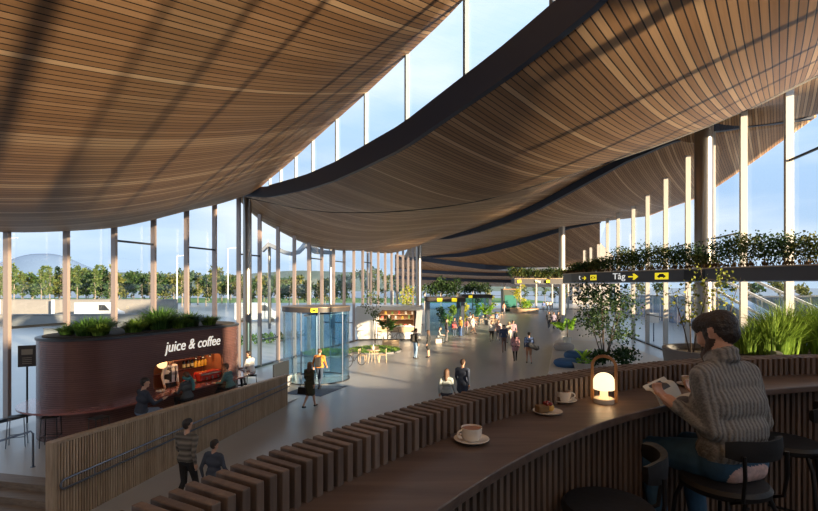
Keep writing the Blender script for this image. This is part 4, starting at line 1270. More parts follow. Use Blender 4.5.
# lettering
def text_mesh(body, name, matl, parent, o, ex, ez, width, height=None, ext=.012, shear=0.0, bold=0.0):
    """write text on a plane: o = lower left corner, ex along the line, ez up"""
    cu_ = bpy.data.curves.new(name, 'FONT'); cu_.body = body; cu_.extrude = .0; cu_.shear = shear; cu_.offset = bold
    ob = bpy.data.objects.new(name, cu_); COL.objects.link(ob)
    dg = bpy.context.evaluated_depsgraph_get(); me = bpy.data.meshes.new_from_object(ob.evaluated_get(dg))
    bpy.data.objects.remove(ob); bpy.data.curves.remove(cu_)
    vs = [v.co.copy() for v in me.vertices]; fs = [tuple(p.vertices) for p in me.polygons]; bpy.data.meshes.remove(me)
    x0, x1 = min(v.x for v in vs), max(v.x for v in vs); y0, y1 = min(v.y for v in vs), max(v.y for v in vs)
    kx = width / (x1 - x0); ky = kx if height is None else height / (y1 - y0)
    ex = Vector(ex).normalized(); ez = Vector(ez).normalized(); ny = ex.cross(ez)
    q = MB(); o = Vector(o)
    front = [o + ex * (v.x - x0) * kx + ez * v.y * ky + ny * ext for v in vs]
    back = [p - ny * ext for p in front]
    n = len(vs); edges = {}
    for f in fs:
        for a, b in zip(f, f[1:] + f[:1]): edges[(a, b)] = edges.get((a, b), 0) + 1
    ff = list(fs) + [tuple(n + i for i in reversed(f)) for f in fs] + [(a, n + a, n + b, b) for (a, b) in edges if (b, a) not in edges]
    q.add(front + back, ff)
    return q.build(name, matl, parent)
ut0, ut1 = ku(164.5), ku(220)
text_mesh('juice & coffee', 'lettering', M['cream'], kio, KP(ut0, .0, 2.43), KA, (0, 0, 1), ut1 - ut0, .42, .02, .22, .0)
# bottles and machine inside
def bottle(c, h, r, mk, neck, label, group):
    b = empty('bottle', c, 0, label, 'bottle', group)
    m = MB(); m.lathe([(0, 0), (r, 0), (r, h * .58), (r * .4, h * .74), (r * .34, h), (0, h)], n=14); m.build('glass_body', mk, b, world=False, smooth=True)
    m = MB(); m.cyl((0, 0, 0), r * 1.01, h * .14, h * .42, 14); m.build('paper_label', neck, b, world=False, smooth=True)
    return b
dkb = mat('dark_bottle', (.03, .02, .015), .15); amb = mat('amber_jar', (.75, .46, .06), .25); lab_ = mat('bottle_label', (.6, .5, .25), .6); redb = mat('red_bottle', (.42, .03, .02), .2)
for k in range(3):
    b0 = bottle(KP(ku(184 + 4 * k, -.93) , -.93, 1.635), .38, .05, dkb, lab_, 'dark wine bottle on the back shelf of the juice kiosk', 'dark bottles on the kiosk shelf')
for k in range(5):
    j = empty('juice_jar', KP(ku(195.5 + 3.3 * k, -.93), -.93, 1.635), 0, 'amber juice jar on the lit shelf inside the juice kiosk', 'jar', 'amber jars on the kiosk shelf')
    m = MB(); m.lathe([(0, 0), (.06, 0), (.062, .17), (.045, .2), (.045, .23), (0, .23)], n=16); m.build('glass_body', amb, j, world=False, smooth=True)
    m = MB(); m.cyl((0, 0, 0), .047, .23, .26, 14); m.build('lid', M['steel'], j, world=False)
for k in range(4):
    bottle(KP(ku(184.5 + 3.4 * k, -.35), -.35, LZ - .02), .3, .042, redb, lab_, 'red syrup bottle standing on the kiosk worktop', 'red bottles on the kiosk worktop')
cmx = empty('coffee_machine', KP(ku(208, -.3), -.3, LZ - .02), math.atan2(KA.y, KA.x), 'long polished red coffee machine on the worktop inside the kiosk hatch', 'coffee machine')
m = MB(); m.box((0, 0, .18), (.95, .34, .3)); m.build('body', redb, cmx, world=False, bevel=.05)
m = MB(); m.tube([(-.47, -.2, .26), (.47, -.2, .26)], .025, 10); m.build('rail', M['steel'], cmx, world=False)
for k in (-.25, .0, .25):
    m = MB(); m.cyl((k, -.2, 0), .03, .08, .16, 12); m.build('group_head', M['steel'], cmx, world=False)
for k in range(3):
    c = empty('coffee_cup', KP(ku(157.5 + 3 * k, -.12), -.12, LZ - .02), 0, 'small white cup on the kiosk worktop beside the bartender', 'cup', 'white cups in the kiosk hatch')
    m = MB(); m.lathe([(0, 0), (.03, 0), (.045, .08), (.04, .08), (.028, .01), (0, .01)], n=14); m.build('bowl', M['ceramic'], c, world=False, smooth=True)
ld = empty('globe_lamp', KP(ku(162, -.7), -.7, 1.98), 0, 'warm glowing globe lamp hanging inside the kiosk hatch', 'lamp')
m = MB(); m.ball((0, 0, 0), .15, 20); m.build('globe', emit('globe', (1.0, .72, .34), 1.4), ld, world=False, smooth=True)
m = MB(); m.tube([(0, 0, .14), (0, 0, .42)], .006, 6); m.build('rod', M['black'], ld, world=False)
for uu, en in ((ku(162), 15), (ku(190), 17), (ku(212), 16)):
    l = bpy.data.lights.new('kiosk_light', 'POINT'); l.energy = en; l.color = (1, .62, .3); l.shadow_soft_size = .06
    o = bpy.data.objects.new('kiosk_light', l); COL.objects.link(o); o.location = KP(uu, -.5, 2.38)
for k, px in enumerate((196, 203, 210)):
    sp_ = empty('spot_lamp', KP(ku(px, -.55), -.55, 2.0), 0, 'small spotlight under the ceiling of the kiosk hatch', 'lamp', 'spotlights in the kiosk hatch')
    m = MB(); m.lathe([(.02, .2), (.03, .06), (.06, 0), (0, .02)], n=14); m.build('shade', M['black'], sp_, world=False, smooth=True)
    m = MB(); m.ball((0, 0, .015), .035, 10); m.build('bulb', emit('spot_bulb', (1, .8, .5), 2.0), sp_, world=False, smooth=True)
# plants on the kiosk roof
random.seed(3)
for (px, u_off, h, sp2, n, mk, lab) in [
    (62, .9, .34, .36, 160, 'grassd', 'low dark tuft at the rounded end of the kiosk roof'),
    (84, .5, .58, .5, 330, 'grassd', 'tall fluffy dark green tuft nearest the rounded kiosk end'),
    (108, .35, .36, .34, 200, 'grassb', 'small fresh green tuft at the kiosk roof edge above the plain slats'),
    (118, .75, .62, .5, 330, 'grassd', 'fluffy dark green tuft, second tall one on the kiosk roof'),
    (143, .4, .44, .42, 260, 'grassb', 'rounded fresh green tuft left of the kiosk lettering'),
    (160, .8, .5, .45, 260, 'grassd', 'dark tuft behind the rounded fresh tuft on the kiosk roof'),
    (174, .6, .85, .7, 460, 'grassd', 'largest dark green tuft, above the start of the kiosk lettering'),
    (187, .35, .45, .4, 230, 'grassb', 'bright tuft in front of the largest tuft on the kiosk roof'),
    (202, .55, .62, .55, 300, 'grassd', 'dark green tuft above the end of the kiosk lettering'),
    (218, .4, .42, .42, 230, 'grassb', 'yellowish green tuft at the far end of the kiosk roof')]:
    if px < 90:
        p = G(px, 336, KT + .05); p = Vector((p.x, p.y, KT + .05)) + Vector((-.1, .35, 0)) * u_off
    else: p = KP(ku(px), -u_off, KT + .05)
    grass_plant('grass_tuft', p, h * .95, sp2 * 1.3, int(n * 1.6), mk, lab, 'plant', w=.015, droop=1.0)

# ------------------------------------------------------------------ slatted ramp wall
rw = empty('slatted_balustrade', WP((a0 + a1) / 2, p0), 0, 'long pale oak slatted wall with two steel handrails beside the ramp', 'balustrade')
T0, T1 = 1.56, 1.10
def wtop(a): return T0 + (T1 - T0) * (a - a0) / (a1 - a0)
def slab(m, aa, ab, pa, pb, za, zb, b0=0.0, b1=0.0):
    vs = [WP(aa, pa, b0), WP(ab, pa, b1), WP(ab, pb, b1), WP(aa, pb, b0), WP(aa, pa, za), WP(ab, pa, zb), WP(ab, pb, zb), WP(aa, pb, za)]
    m.add(vs, [(0, 3, 2, 1), (4, 5, 6, 7), (0, 1, 5, 4), (1, 2, 6, 5), (2, 3, 7, 6), (3, 0, 4, 7)])
m = MB(); slab(m, a0, a1, p0 - .13, p0 - .03, T0 - .02, T1 - .02); m.build('wall_core', M['rampwood'], rw)
m = MB(); a = a0 + .02
while a < a1 - .03:
    slab(m, a, a + .036, p0 - .032, p0 + .012, wtop(a) - .03, wtop(a + .036) - .03); a += .062
m.build('slats', M['rampwood'], rw)
m = MB(); slab(m, a0 - .01, a1 + .01, p0 - .145, p0 + .02, T0 + .02, T1 + .02, T0 - .03, T1 - .03); m.build('capping', M['rampwood'], rw)
m = MB(); slab(m, a0 - .09, a0 + .0, p0 - .145, p0 + .02, T0 + .02, T0 + .02); m.build('end_board', M['rampwood'], rw)
m = MB(); hz = [(.86), (.69)]
ps = [WP(a1 - .02, p0 + .07, .86), WP(a0 + .1, p0 + .07, .86)]
ps += [WP(a0 + .1 - .085 * math.sin(t), p0 + .07, .775 + .085 * math.cos(t)) for t in np.linspace(.3, math.pi - .3, 7)]
ps += [WP(a0 + .1, p0 + .07, .69), WP(a1 - .02, p0 + .07, .69)]
m.tube(ps, .021, 8); hr_ = m.build('handrail', M['rail'], rw, smooth=True)
a = a0 + .8
while a < a1:
    b = MB(); b.tube([WP(a, p0 + .07, .86), WP(a, p0 + .03, .86), WP(a, p0 + .01, .82), WP(a, p0 + .01, .73), WP(a, p0 + .03, .69), WP(a, p0 + .07, .69)], .008, 6); b.build('bracket', M['rail'], hr_); a += 1.4
# stair handrail
sr_ = empty('stair_handrail', G(33, 468, PZ), 0, 'thin bent steel handrail at the head of the wooden steps', 'handrail')
q0 = G(33, 467, PZ); top_ = Vector((q0.x, q0.y, zat(431, q0.y)))
m = MB(); m.tube([q0, top_ - Vector((0, 0, .06)), top_ + Vector((-.03, -.02, 0)), Vector((-9.2, 9.0, 1.02)), Vector((-10.0, 8.4, .72)), Vector((-10.0, 8.4, .0))], .022, 8); m.build('rail', M['rail'], sr_, smooth=True)
m = MB(); m.cyl((q0.x, q0.y, 0), .05, PZ, PZ + .012, 12); m.build('foot_plate', M['rail'], sr_)
# dark guard panel at the foot of the platform
gd = empty('guard_panel', WP(19.2, pe - .1, PZ), 0, 'low dark guard panel with a rail between the round table and the revolving door', 'guard')
m = MB(); slab(m, 18.5, 19.9, pe - .12, pe - .06, PZ + .7, PZ + .7, PZ, PZ); m.build('panel', M['darksteel'], gd)
m = MB(); m.tube([WP(18.5, pe - .09, PZ + .78), WP(19.9, pe - .09, PZ + .78)], .025, 8); m.build('rail', M['rail'], gd)

# stools at the ledge
def ledge_stool(x, y, z, rz, label, mk='blackmetal', hs=.735):
    s = empty('counter_stool', (x, y, z), rz, label, 'stool')
    m = MB(); m.box((0, 0, hs), (.36, .3, .03)); m.build('seat', M['black'], s, world=False, bevel=.01)
    for sx in (-1, 1):
        for sy in (-1, 1):
            m = MB(); m.tube([(sx * .16, sy * .13, hs - .015), (sx * .19, sy * .16, 0)], .011, 6); m.build('leg', M[mk], s, world=False)
    m = MB(); m.tube([(-.18, -.15, .25), (.18, -.15, .25), (.18, .15, .25), (-.18, .15, .25)], .009, 6, closed=True); m.build('foot_rail', M[mk], s, world=False)
    return s
p = G(17, 446, PZ); ledge_stool(p.x, p.y, PZ, .5, 'thin framed stool standing apart beside the stair handrail', 'rail')
p = G(51, 446, PZ); ledge_stool(p.x, p.y, PZ, .3, 'black stool tucked under the kiosk ledge at the rounded end')
p = KP(ku(99, .5), .5, PZ); ledge_stool(p.x, p.y, PZ, 1.16, 'empty black stool before the plain slatted side of the kiosk')
rt_ = empty('round_table', (-6.27, 18.0, PZ), 0, 'round burgundy pedestal table at the far end of the kiosk', 'table')
m = MB(); m.cyl((0, 0, 0), .48, .72, .75, 32); m.build('table_top', M['ledge'], rt_, world=False)
m = MB(); m.tube([(0, 0, 0), (0, 0, .72)], .04, 12); m.build('pedestal', M['blackmetal'], rt_, world=False)
m = MB(); m.cyl((0, 0, 0), .27, 0, .02, 24); m.build('foot', M['blackmetal'], rt_, world=False)

# people at the kiosk
kaz = math.degrees(math.atan2(KA.x, KA.y))
p = KP(ku(141, 1.0), 1.0, PZ)
ledge_stool(p.x, p.y, PZ, 1.16, 'black stool under the man in the navy jacket', hs=.6)
person('seated man in navy jacket and jeans on a stool at the juice kiosk', p.x, p.y, 38, 1.9, PZ, 'sit', (.028, .035, .055), (.12, .17, .27), seat=.62, lean=6, shoes='d', arm_r=((.06, .14, -.25), (-.05, .22, .06)))
p = KP(ku(187.5, .75), .75, PZ)
ledge_stool(p.x, p.y, PZ, 1.16, 'black stool under the woman facing the kiosk hatch', hs=.6)
person('seated woman with teal scarf seen from behind at the kiosk hatch', p.x, p.y, -62, 1.64, PZ, 'sit', (.06, .07, .08), (.02, .02, .025), hair='r', female=True, seat=.62, stripes=None, lean=4)
sc1 = empty('scarf', (p.x, p.y, PZ), R(62), 'teal scarf round the neck of the woman facing the hatch', 'scarf')
m = MB(); m.tube([(.1 * math.sin(t), .08 * math.cos(t) + .02, 1.31 + .03 * math.cos(t)) for t in np.linspace(0, 2 * math.pi, 13)[:-1]], .045, 8, closed=True)
m.tube([(.07, -.09, 1.3), (.09, -.15, 1.1), (.08, -.16, .95)], [.04, .045, .03], 8); m.build('cloth', cloth((.05, .17, .19)), sc1, world=False, smooth=True)
p = KP(ku(231, .8), .8, PZ)
ledge_stool(p.x, p.y, PZ, 1.16, 'black stool under the woman in the teal jacket', hs=.6)
person('woman in teal jacket leaning on the kiosk ledge with crossed legs', p.x, p.y, -80, 1.7, PZ, 'sit', (.07, .16, .17), (.02, .02, .024), hair='r', female=True, seat=.62, lean=14, crossed=True)
ws = Vector((-5.98, 18.25, PZ))
ledge_stool(ws.x, ws.y, PZ, .3, 'stool under the man in the white shirt', hs=.6)
person('man in white t-shirt seated at the round burgundy table', ws.x + .0, ws.y, -75, 1.76, PZ, 'sit', (.72, .72, .72), (.38, .34, .28), short_sleeve=True, seat=.62, lean=10)
p = KP(ku(170.5, -.72), -.72, PZ)
person('bartender in black vest and white shirt standing inside the kiosk hatch', p.x, p.y, 115, 1.78, PZ, 'stand', (.62, .6, .57), (.02, .02, .02))
vs_ = empty('waistcoat', (p.x, p.y, PZ), -R(115), 'black waistcoat worn by the bartender in the kiosk', 'waistcoat')
m = MB(); n = 16
prof = [(.150, .98), (.150, 1.1), (.165, 1.27), (.13, 1.44)]
ring_ = []
for (rr, zz) in prof:
    ring_.append([(rr * 1.25 * math.sin(t), rr * math.cos(t) * .98, zz) for t in np.linspace(.35, 2 * math.pi - .35, n)])
b_ = [v for rg in ring_ for v in rg]
m.add(b_, [(i * n + j, i * n + j + 1, (i + 1) * n + j + 1, (i + 1) * n + j) for i in range(3) for j in range(n - 1)])
o = m.build('cloth', M['black'], vs_, world=False, smooth=True); sd_ = o.modifiers.new('t', 'SOLIDIFY'); sd_.thickness = .012
# dark menu board on the glazed wall
mb = empty('menu_board', G(27, 400, PZ), 0, 'dark menu board standing before the window beside the kiosk', 'sign')
pc = W(27, 356, 14.0)
m = MB(); m.box((pc.x, pc.y, pc.z), (.42, .03, .62), rz=.5); m.build('panel', M['signdark'], mb)
m = MB()
for k in range(4): m.box((pc.x + .018, pc.y - .022, pc.z - .05 - .055 * k), (.22, .008, .018), rz=.5)
m.box((pc.x + .018, pc.y - .022, pc.z + .12), (.26, .008, .16), rz=.5); m.build('panel_print', mat('print_cream', (.3, .28, .24), .7), mb)
m = MB(); m.tube([(pc.x - .02, pc.y + .03, PZ), (pc.x - .02, pc.y + .03, pc.z - .2)], .025, 8); m.build('stand', M['blackmetal'], mb)
# ------------------------------------------------------------------ revolving door
DC = Vector((-4.4, 22.85, 0)); DRR = 1.55
rd = empty('revolving_door', DC, 0, 'round blue glass revolving door drum with a dark rim and yellow sign', 'revolving door')
def arc_wall(m, r, t0, t1, z0, z1, th, n=24, c=(0, 0, 0)):
    vs = []
    for k in range(n + 1):
        t = t0 + (t1 - t0) * k / n
        for (rr, zz) in ((r, z0), (r + th, z0), (r + th, z1), (r, z1)): vs.append((c[0] + rr * math.cos(t), c[1] + rr * math.sin(t), zz))
    fs = [(k * 4 + q, k * 4 + (q + 1) % 4, k * 4 + 4 + (q + 1) % 4, k * 4 + 4 + q) for k in range(n) for q in range(4)]
    fs += [(0, 1, 2, 3), tuple(n * 4 + q for q in (3, 2, 1, 0))]
    m.add(vs, fs)
    return m
DT = 3.22
for t0, t1 in ((R(150), R(255)), (R(-30), R(75)), (R(285), R(330))):
    arc_wall(MB(), DRR - .02, t0, t1, .04, DT, .02).build('curved_glass', M['glassb'], rd, world=False, smooth=True)
for t in (150, 255, 75, -30, 285):
    m = MB(); m.tube([(DRR * math.cos(R(t)), DRR * math.sin(R(t)), 0), (DRR * math.cos(R(t)), DRR * math.sin(R(t)), DT)], .025, 8); m.build('post', M['rail'], rd, world=False)
m = MB(); m.cyl((0, 0, 0), DRR + .04, DT, DT + .2, 48); m.build('canopy', M['signdark'], rd, world=False, smooth=True)
m = MB(); m.cyl((0, 0, 0), DRR + .05, DT + .2, DT + .24, 48); m.build('canopy_trim', mat('bronze_trim', (.2, .15, .1), .4, .5), rd, world=False, smooth=True)
arc_wall(MB(), DRR - .03, 0, 2 * math.pi - .001, 0, .04, .06, 48).build('floor_ring', M['darksteel'], rd, world=False)
m = MB(); m.tube([(0, 0, 0), (0, 0, DT)], .05, 12); m.build('centre_post', M['rail'], rd, world=False)
for k in range(3):
    a = R(20 + 120 * k); m = MB(); d_ = Vector((math.cos(a), math.sin(a), 0))
    m.bar(d_ * .06 + Vector((0, 0, 1.55)), d_ * (DRR - .06) + Vector((0, 0, 1.55)), .015, 2.95); w_ = m.build('door_wing', M['glassb'], rd, world=False)
    m = MB(); m.bar(d_ * .06 + Vector((0, 0, .09)), d_ * (DRR - .06) + Vector((0, 0, .09)), .03, .1); m.bar(d_ * .06 + Vector((0, 0, 3.08)), d_ * (DRR - .06) + Vector((0, 0, 3.08)), .03, .08); m.build('wing_frame', M['rail'], w_, world=False)
t = math.atan2(-1, .13); ps_ = Vector((DRR * math.cos(t), DRR * math.sin(t), 0)) * 1.03
m = MB(); m.box((ps_.x, ps_.y - .02, DT + .1), (.30, .03, .17), rz=t + math.pi / 2); sg = m.build('sign', M['yellow'], rd, world=False)
m = MB(); m.box((ps_.x - .005, ps_.y - .045, DT + .09), (.15, .02, .05), rz=t + math.pi / 2); m.box((ps_.x - .005, ps_.y - .045, DT + .12), (.08, .02, .035), rz=t + math.pi / 2); m.build('taxi_symbol', M['black'], sg, world=False)
dm = empty('door_mat', (-3.9, 20.4, 0), 0, 'dark blue mat on the floor before the revolving door', 'mat')
m = MB(); m.prism([(-5.1, 19.6), (-3.5, 19.1), (-2.7, 21.1), (-4.4, 21.3)], .004, .014); m.build('pile', M['bluemat'], dm)

# ------------------------------------------------------------------ hanging sign beams with planting
def beam(pts, z0, z1, w_, label, bend=False):
    """pts: front edge in plan, planting trough of width w_ behind it (to the left of travel)"""
    rt = empty('planted_gantry', (pts[0][0], pts[0][1], z0), 0, label, 'sign beam')
    P = resample([Vector((p[0], p[1], 0)) for p in pts], 40)
    fr, bk = [], []
    for i, p in enumerate(P):
        t = P[min(i + 1, 39)] - P[max(i - 1, 0)]; t.normalize(); nr = Vector((-t.y, t.x, 0)); fr.append(p); bk.append(p + nr * w_)
    m = MB(); vs = []; 
    for a, b in zip(fr, bk): vs += [(a.x, a.y, z0), (b.x, b.y, z0), (b.x, b.y, z1), (a.x, a.y, z1)]
    fs = [(i * 4 + q, i * 4 + (q + 1) % 4, i * 4 + 4 + (q + 1) % 4, i * 4 + 4 + q) for i in range(39) for q in range(4)] + [(0, 1, 2, 3), (159, 158, 157, 156)]
    m.add(vs, fs); m.build('face', M['signdark'], rt)
    m = MB(); vs = []
    for a, b in zip(fr, bk):
        n_ = (b - a).normalized() * .04; vs += [(a.x - n_.x, a.y - n_.y, z1), (b.x + n_.x, b.y + n_.y, z1), (b.x + n_.x, b.y + n_.y, z1 + .05), (a.x - n_.x, a.y - n_.y, z1 + .05)]
    m.add(vs, fs); m.build('coping', mat('coping', (.34, .25, .16), .5, .2) if 'coping' not in bpy.data.materials else bpy.data.materials['coping'], rt)
    m = MB(); vs = []
    for a, b in zip(fr, bk):
        n_ = (b - a).normalized() * .03; vs += [(a.x - n_.x, a.y - n_.y, z0 - .03), (b.x + n_.x, b.y + n_.y, z0 - .03), (b.x + n_.x, b.y + n_.y, z0), (a.x - n_.x, a.y - n_.y, z0)]
    m.add(vs, fs); m.build('bottom_trim', M['rail'], rt)
    return rt, fr, bk
BZ0, BZ1 = 4.60, 5.10
ga, gb = Vector((9.5, 26.4)), Vector((14.1, 15.6))
curve = [(15.4, 37.8), (11.6, 33.5), (9.45, 29.5), (9.3, 27.6), (9.5, 26.4), (10.62, 23.68), (12.3, 19.6), gb]
B1, f1, b1 = beam([tuple(c) for c in curve], BZ0, BZ1, 1.1, 'long dark sign beam with train and taxi signs and bushes on top')
ba = Vector((9.5, 26.4, 0)); bb = Vector((12.3, 19.6, 0)); bd = (bb - ba).normalized(); bn = Vector((bd.y, -bd.x, 0)); bn = bn if bn.y < 0 else -bn
def bx(px):
    p = on_line(ba, bb, px); return Vector((p.x, p.y, 0)) + bn * .012
ZC = 4.85
def sgn(px0, px1, z0, z1, mt, nm, par, off=0.0):
    m = MB(); a, b = bx(px0) + bn * off, bx(px1) + bn * off
    vs = [(a.x, a.y, z0), (b.x, b.y, z0), (b.x, b.y, z1), (a.x, a.y, z1)]
    vs += [(v[0] - bn.x * .02, v[1] - bn.y * .02, v[2]) for v in vs]
    m.add(vs, [(0, 1, 2, 3), (7, 6, 5, 4), (0, 4, 5, 1), (1, 5, 6, 2), (2, 6, 7, 3), (3, 7, 4, 0)]); return m.build(nm, mt, par)
text_mesh('Tåg', 'lettering', M['signwhite'], B1, bx(613) + Vector((0, 0, ZC - .11)), bd, (0, 0, 1), (bx(625.5) - bx(613)).length, .4, .01)
def arrow(px0, px1, zc, h, par):
    a = bx(px0); b = bx(px1); L_ = (b - a).length; t = h * .2
    m = MB(); m.extr([(0, -t), (L_ * .55, -t), (L_ * .45, -h * .95), (L_ * .62, -h * .95), (L_, 0), (L_ * .62, h * .95), (L_ * .45, h * .95), (L_ * .55, t), (0, t)], a + Vector((0, 0, zc)), bd, (0, 0, 1), bn, .012)
    m.build('arrow', M['yellow'], par)
arrow(628.5, 638.5, ZC, .15, B1)
s1 = sgn(655, 668.5, ZC - .15, ZC + .15, M['yellow'], 'taxi_sign', B1)
def car(pc, par, L_=.42):
    m = MB(); m.extr([(-.5, -.12), (-.5, .05), (-.36, .09), (-.24, .24), (.24, .24), (.36, .09), (.5, .05), (.5, -.12), (.36, -.12), (.36, -.22), (.22, -.22), (.22, -.12), (-.22, -.12), (-.22, -.22), (-.36, -.22), (-.36, -.12)], pc, bd * L_, Vector((0, 0, 1)) * L_, bn, .012); m.build('car_symbol', M['black'], par)
car(bx(661.7) + Vector((0, 0, ZC)) + bn * .002, s1)
s2 = sgn(590.5, 596.5, ZC - .14, ZC + .14, M['yellow'], 'gate_sign', B1)
text_mesh('D', 'lettering', M['black'], s2, bx(592) + bn * .006 + Vector((0, 0, ZC - .08)), bd, (0, 0, 1), (bx(595) - bx(592)).length, .16, .01)
text_mesh('t', 'lettering', M['signwhite'], B1, bx(579) + Vector((0, 0, ZC - .1)), bd, (0, 0, 1), .14, .22, .01)
arrow(582.5, 586.5, ZC - .02, .1, B1)
sgn(684, 705, BZ0 + .06, BZ1 - .04, M['black'], 'display_screen', B1)
random.seed(11)
k = 0
for i in range(18, 40):
    p = (f1[i] + b1[i]) / 2
    px = p.x / p.y * F + XC
    h = min(1, .45 + (px - 585) / 70) * (1.05 + .6 * random.random())
    if 690 < px < 712: h *= .6
    if px > 830: continue
    g = ['leafd', 'leafo', 'leafd'][i % 3]
    shrub((p.x, p.y, BZ1 + .02), .72, h, 700, .10, g, 'bushy ' + ('olive green' if g == 'leafo' else 'dark green') + ' shrub on top of the long sign beam', ('olive' if g == 'leafo' else 'dark') + ' shrubs along the sign beam', lumps=5)
# low rusty undergrowth along the beam
m = MB()
for i in range(14, 39):
    for q in range(26):
        p = f1[i].lerp(f1[i + 1], random.random()).lerp(b1[i], random.uniform(.02, .25)); leaf(m, Vector((p.x, p.y, BZ1 + .04)), Vector((random.gauss(0, .4), random.gauss(0, .4), 1)), random.uniform(.1, .26), 0, .2)
o = m.build('undergrowth', leafmat('rust_leaf', (.09, .045, .02), (.2, .13, .05), .2)); tag(o, 'rusty low undergrowth edging the long sign beam', 'plants', None, 'stuff')

B2, f2, b2 = beam([(11.0, 50.0), (15, 50.2), (20.2, 50.5)], 4.62, 5.15, 1.3, 'short distant sign beam with yellow signs and a hedge on top')
for a, b in ((517.5, 521), (546, 549.5)):
    pa, pb = on_line((11, 50), (15, 50.2), a), on_line((11, 50), (20, 50.5), b)
    m = MB(); m.box(((pa.x + pa.x) / 2 + .18, 49.96, 4.88), (.36, .05, .3)); m.build('sign', M['yellow'], B2)
m = MB(); pa = on_line((11, 50), (20, 50.5), 536); m.box((pa.x, 50.02, 4.88), (.14, .04, .18)); m.build('sign', M['yellow'], B2)
text_mesh('Tåg', 'lettering', M['signwhite'], B2, (13.1, 49.98, 4.8), (1, 0, 0), (0, 0, 1), .6, .3, .01)
for i in range(0, 27, 2):
    p = (f2[i] + b2[i]) / 2
    shrub((p.x, p.y, 5.2), .75, .95 + .3 * random.random(), 260, .17, 'leafo' if i % 4 else 'leafd', 'leafy shrub in the hedge on the short distant sign beam', 'hedge shrubs on the distant beam', lumps=4)

# ------------------------------------------------------------------ raised stone deck with poufs and plants
ZS = .45
dk = empty('stone_deck', (9, 27, 0), 0, 'pale raised stone deck carrying the blue poufs and potted plants', 'deck')
m = MB(); m.prism([(6.45, 22.2), (7.0, 21.4), (13.2, 20.6), (14.6, 33.8), (11.0, 35.4), (10.5, 34.6)], 0, ZS); m.build('slab', M['plinth'], dk, bevel=.03)
def pouf(x, y, r, h, mk, label):
    rt = empty('pouf', (x, y, ZS), 0, label, 'pouf')
    m = MB(); prof = [(0, 0), (r * .8, 0), (r * .98, h * .3), (r, h * .5), (r * .94, h * .8), (r * .7, h), (0, h * 1.02)]
    m.lathe(prof, n=36); m.build('cushion', M[mk], rt, world=False, smooth=True)
    m = MB(); m.tube([(r * 1.005 * math.cos(2 * math.pi * k / 36), r * 1.005 * math.sin(2 * math.pi * k / 36), h * .5) for k in range(36)], .012, 6, closed=True); m.build('piping', M[mk], rt, world=False)
pouf(7.75, 23.6, .62, .36, 'navyfab', 'low round dark blue pouf nearest the planter of young banana')
pouf(9.0, 25.9, .62, .42, 'navyfab', 'round blue pouf behind the nearer blue pouf')
pouf(9.55, 29.6, .62, .42, 'beigefab', 'round beige pouf between the blue poufs and the potted palm')
palm((10.75, 32.6, ZS), 2.1, 15, 1.25, 'leafb', 'bright green potted palm beside the pale round column', (.28, .5, 'ceramic'))
bp_ = empty('planter_bowl', (8.35, 23.0, ZS), 0, 'beige round planter bowl with a young banana plant', 'planter')
m = MB(); m.lathe([(0, 0), (.4, 0), (.52, .3), (.48, .3), (.45, .24), (0, .24)], n=32); m.build('bowl', M['beigefab'], bp_, world=False, smooth=True)
m = MB(); m.cyl((0, 0, 0), .45, .2, .25, 24); m.build('soil', M['soil'], bp_, world=False)
yb = empty('banana_plant', (8.35, 23.0, ZS + .25), 0, 'young bright green banana plant in the beige bowl', 'plant')
m = MB()
for k in range(7):
    a = k * 2.4; L_ = .55 + .1 * (k % 3); prev = None
    for q in range(6):
        t = q / 5; p = Vector((math.cos(a) * .42 * t ** 1.4, math.sin(a) * .42 * t ** 1.4, .15 + L_ * (t - .25 * t * t))); ww = .10 * math.sin(math.pi * min(.97, t * .9 + .06)); sd = Vector((-math.sin(a), math.cos(a), 0)) * ww
        cur = (p - sd, p + sd + Vector((0, 0, .03)))
        if prev: m.quad(prev[0], prev[1], cur[1], cur[0])
        prev = cur
cloud(m, (0.05, -.05, .1), .36, 60, .14, 0, .5)
m.build('leaves', M['leafb'], yb, world=False)
random.seed(5)
tree((10.0, 24.6, ZS), 4.2, 1.95, 2600, .14, 'leafd', 'bark', 'dark leafy multi stem tree growing behind the blue poufs', stems=6, crown0=.25, thick=.035, fork=6)
for (x, y, r_, h_, lab) in ((9.3, 23.9, .6, .75, 'dense dark shrub at the foot of the multi stem tree, beside the banana bowl'), (10.6, 23.8, .7, .95, 'dense dark shrub at the foot of the multi stem tree, towards the reading man')):
    shrub((x, y, ZS), r_, h_, 480, .16, 'leafd', lab)
# round planter and grass bed on the mezzanine
rp = empty('round_planter', (4.42, 6.85, MZ), 0, 'wide round dark concrete planter beyond the head of the reading man', 'planter')
m = MB(); m.lathe([(0, 0), (.62, 0), (.72, .80), (.66, .80), (.60, .72), (0, .72)], n=48); m.build('bowl', M['concrete'], rp, world=False, smooth=True)
m = MB(); m.cyl((0, 0, 0), .61, .70, .73, 32); m.build('soil', M['soil'], rp, world=False)
random.seed(9)
tree((4.12, 7.0, MZ + .73), 1.12, .5, 200, .05, 'leafs', 'bark', 'slender young tree with sparse yellow leaves in the round concrete planter', stems=3, crown0=.3, thick=.011, fork=5)
tree((4.62, 7.15, MZ + .73), 1.32, .52, 200, .05, 'leafs', 'bark', 'second slender yellow leaved tree, rising behind the head of the reading man', stems=3, crown0=.3, thick=.011, fork=5)
grass_plant('grass_tuft', (4.1, 6.42, MZ + .73), .16, .13, 90, 'grassb', 'tiny fresh green tuft at the rim of the round concrete planter', w=.006)
gp = empty('planter_box', (7.0, 7.2, MZ), 0, 'long dark planter box filled with tall fountain grass', 'planter')
m = MB(); m.box((0, 0, .34), (4.4, 1.3, .68)); m.build('box', M['concrete'], gp, world=False, bevel=.02)
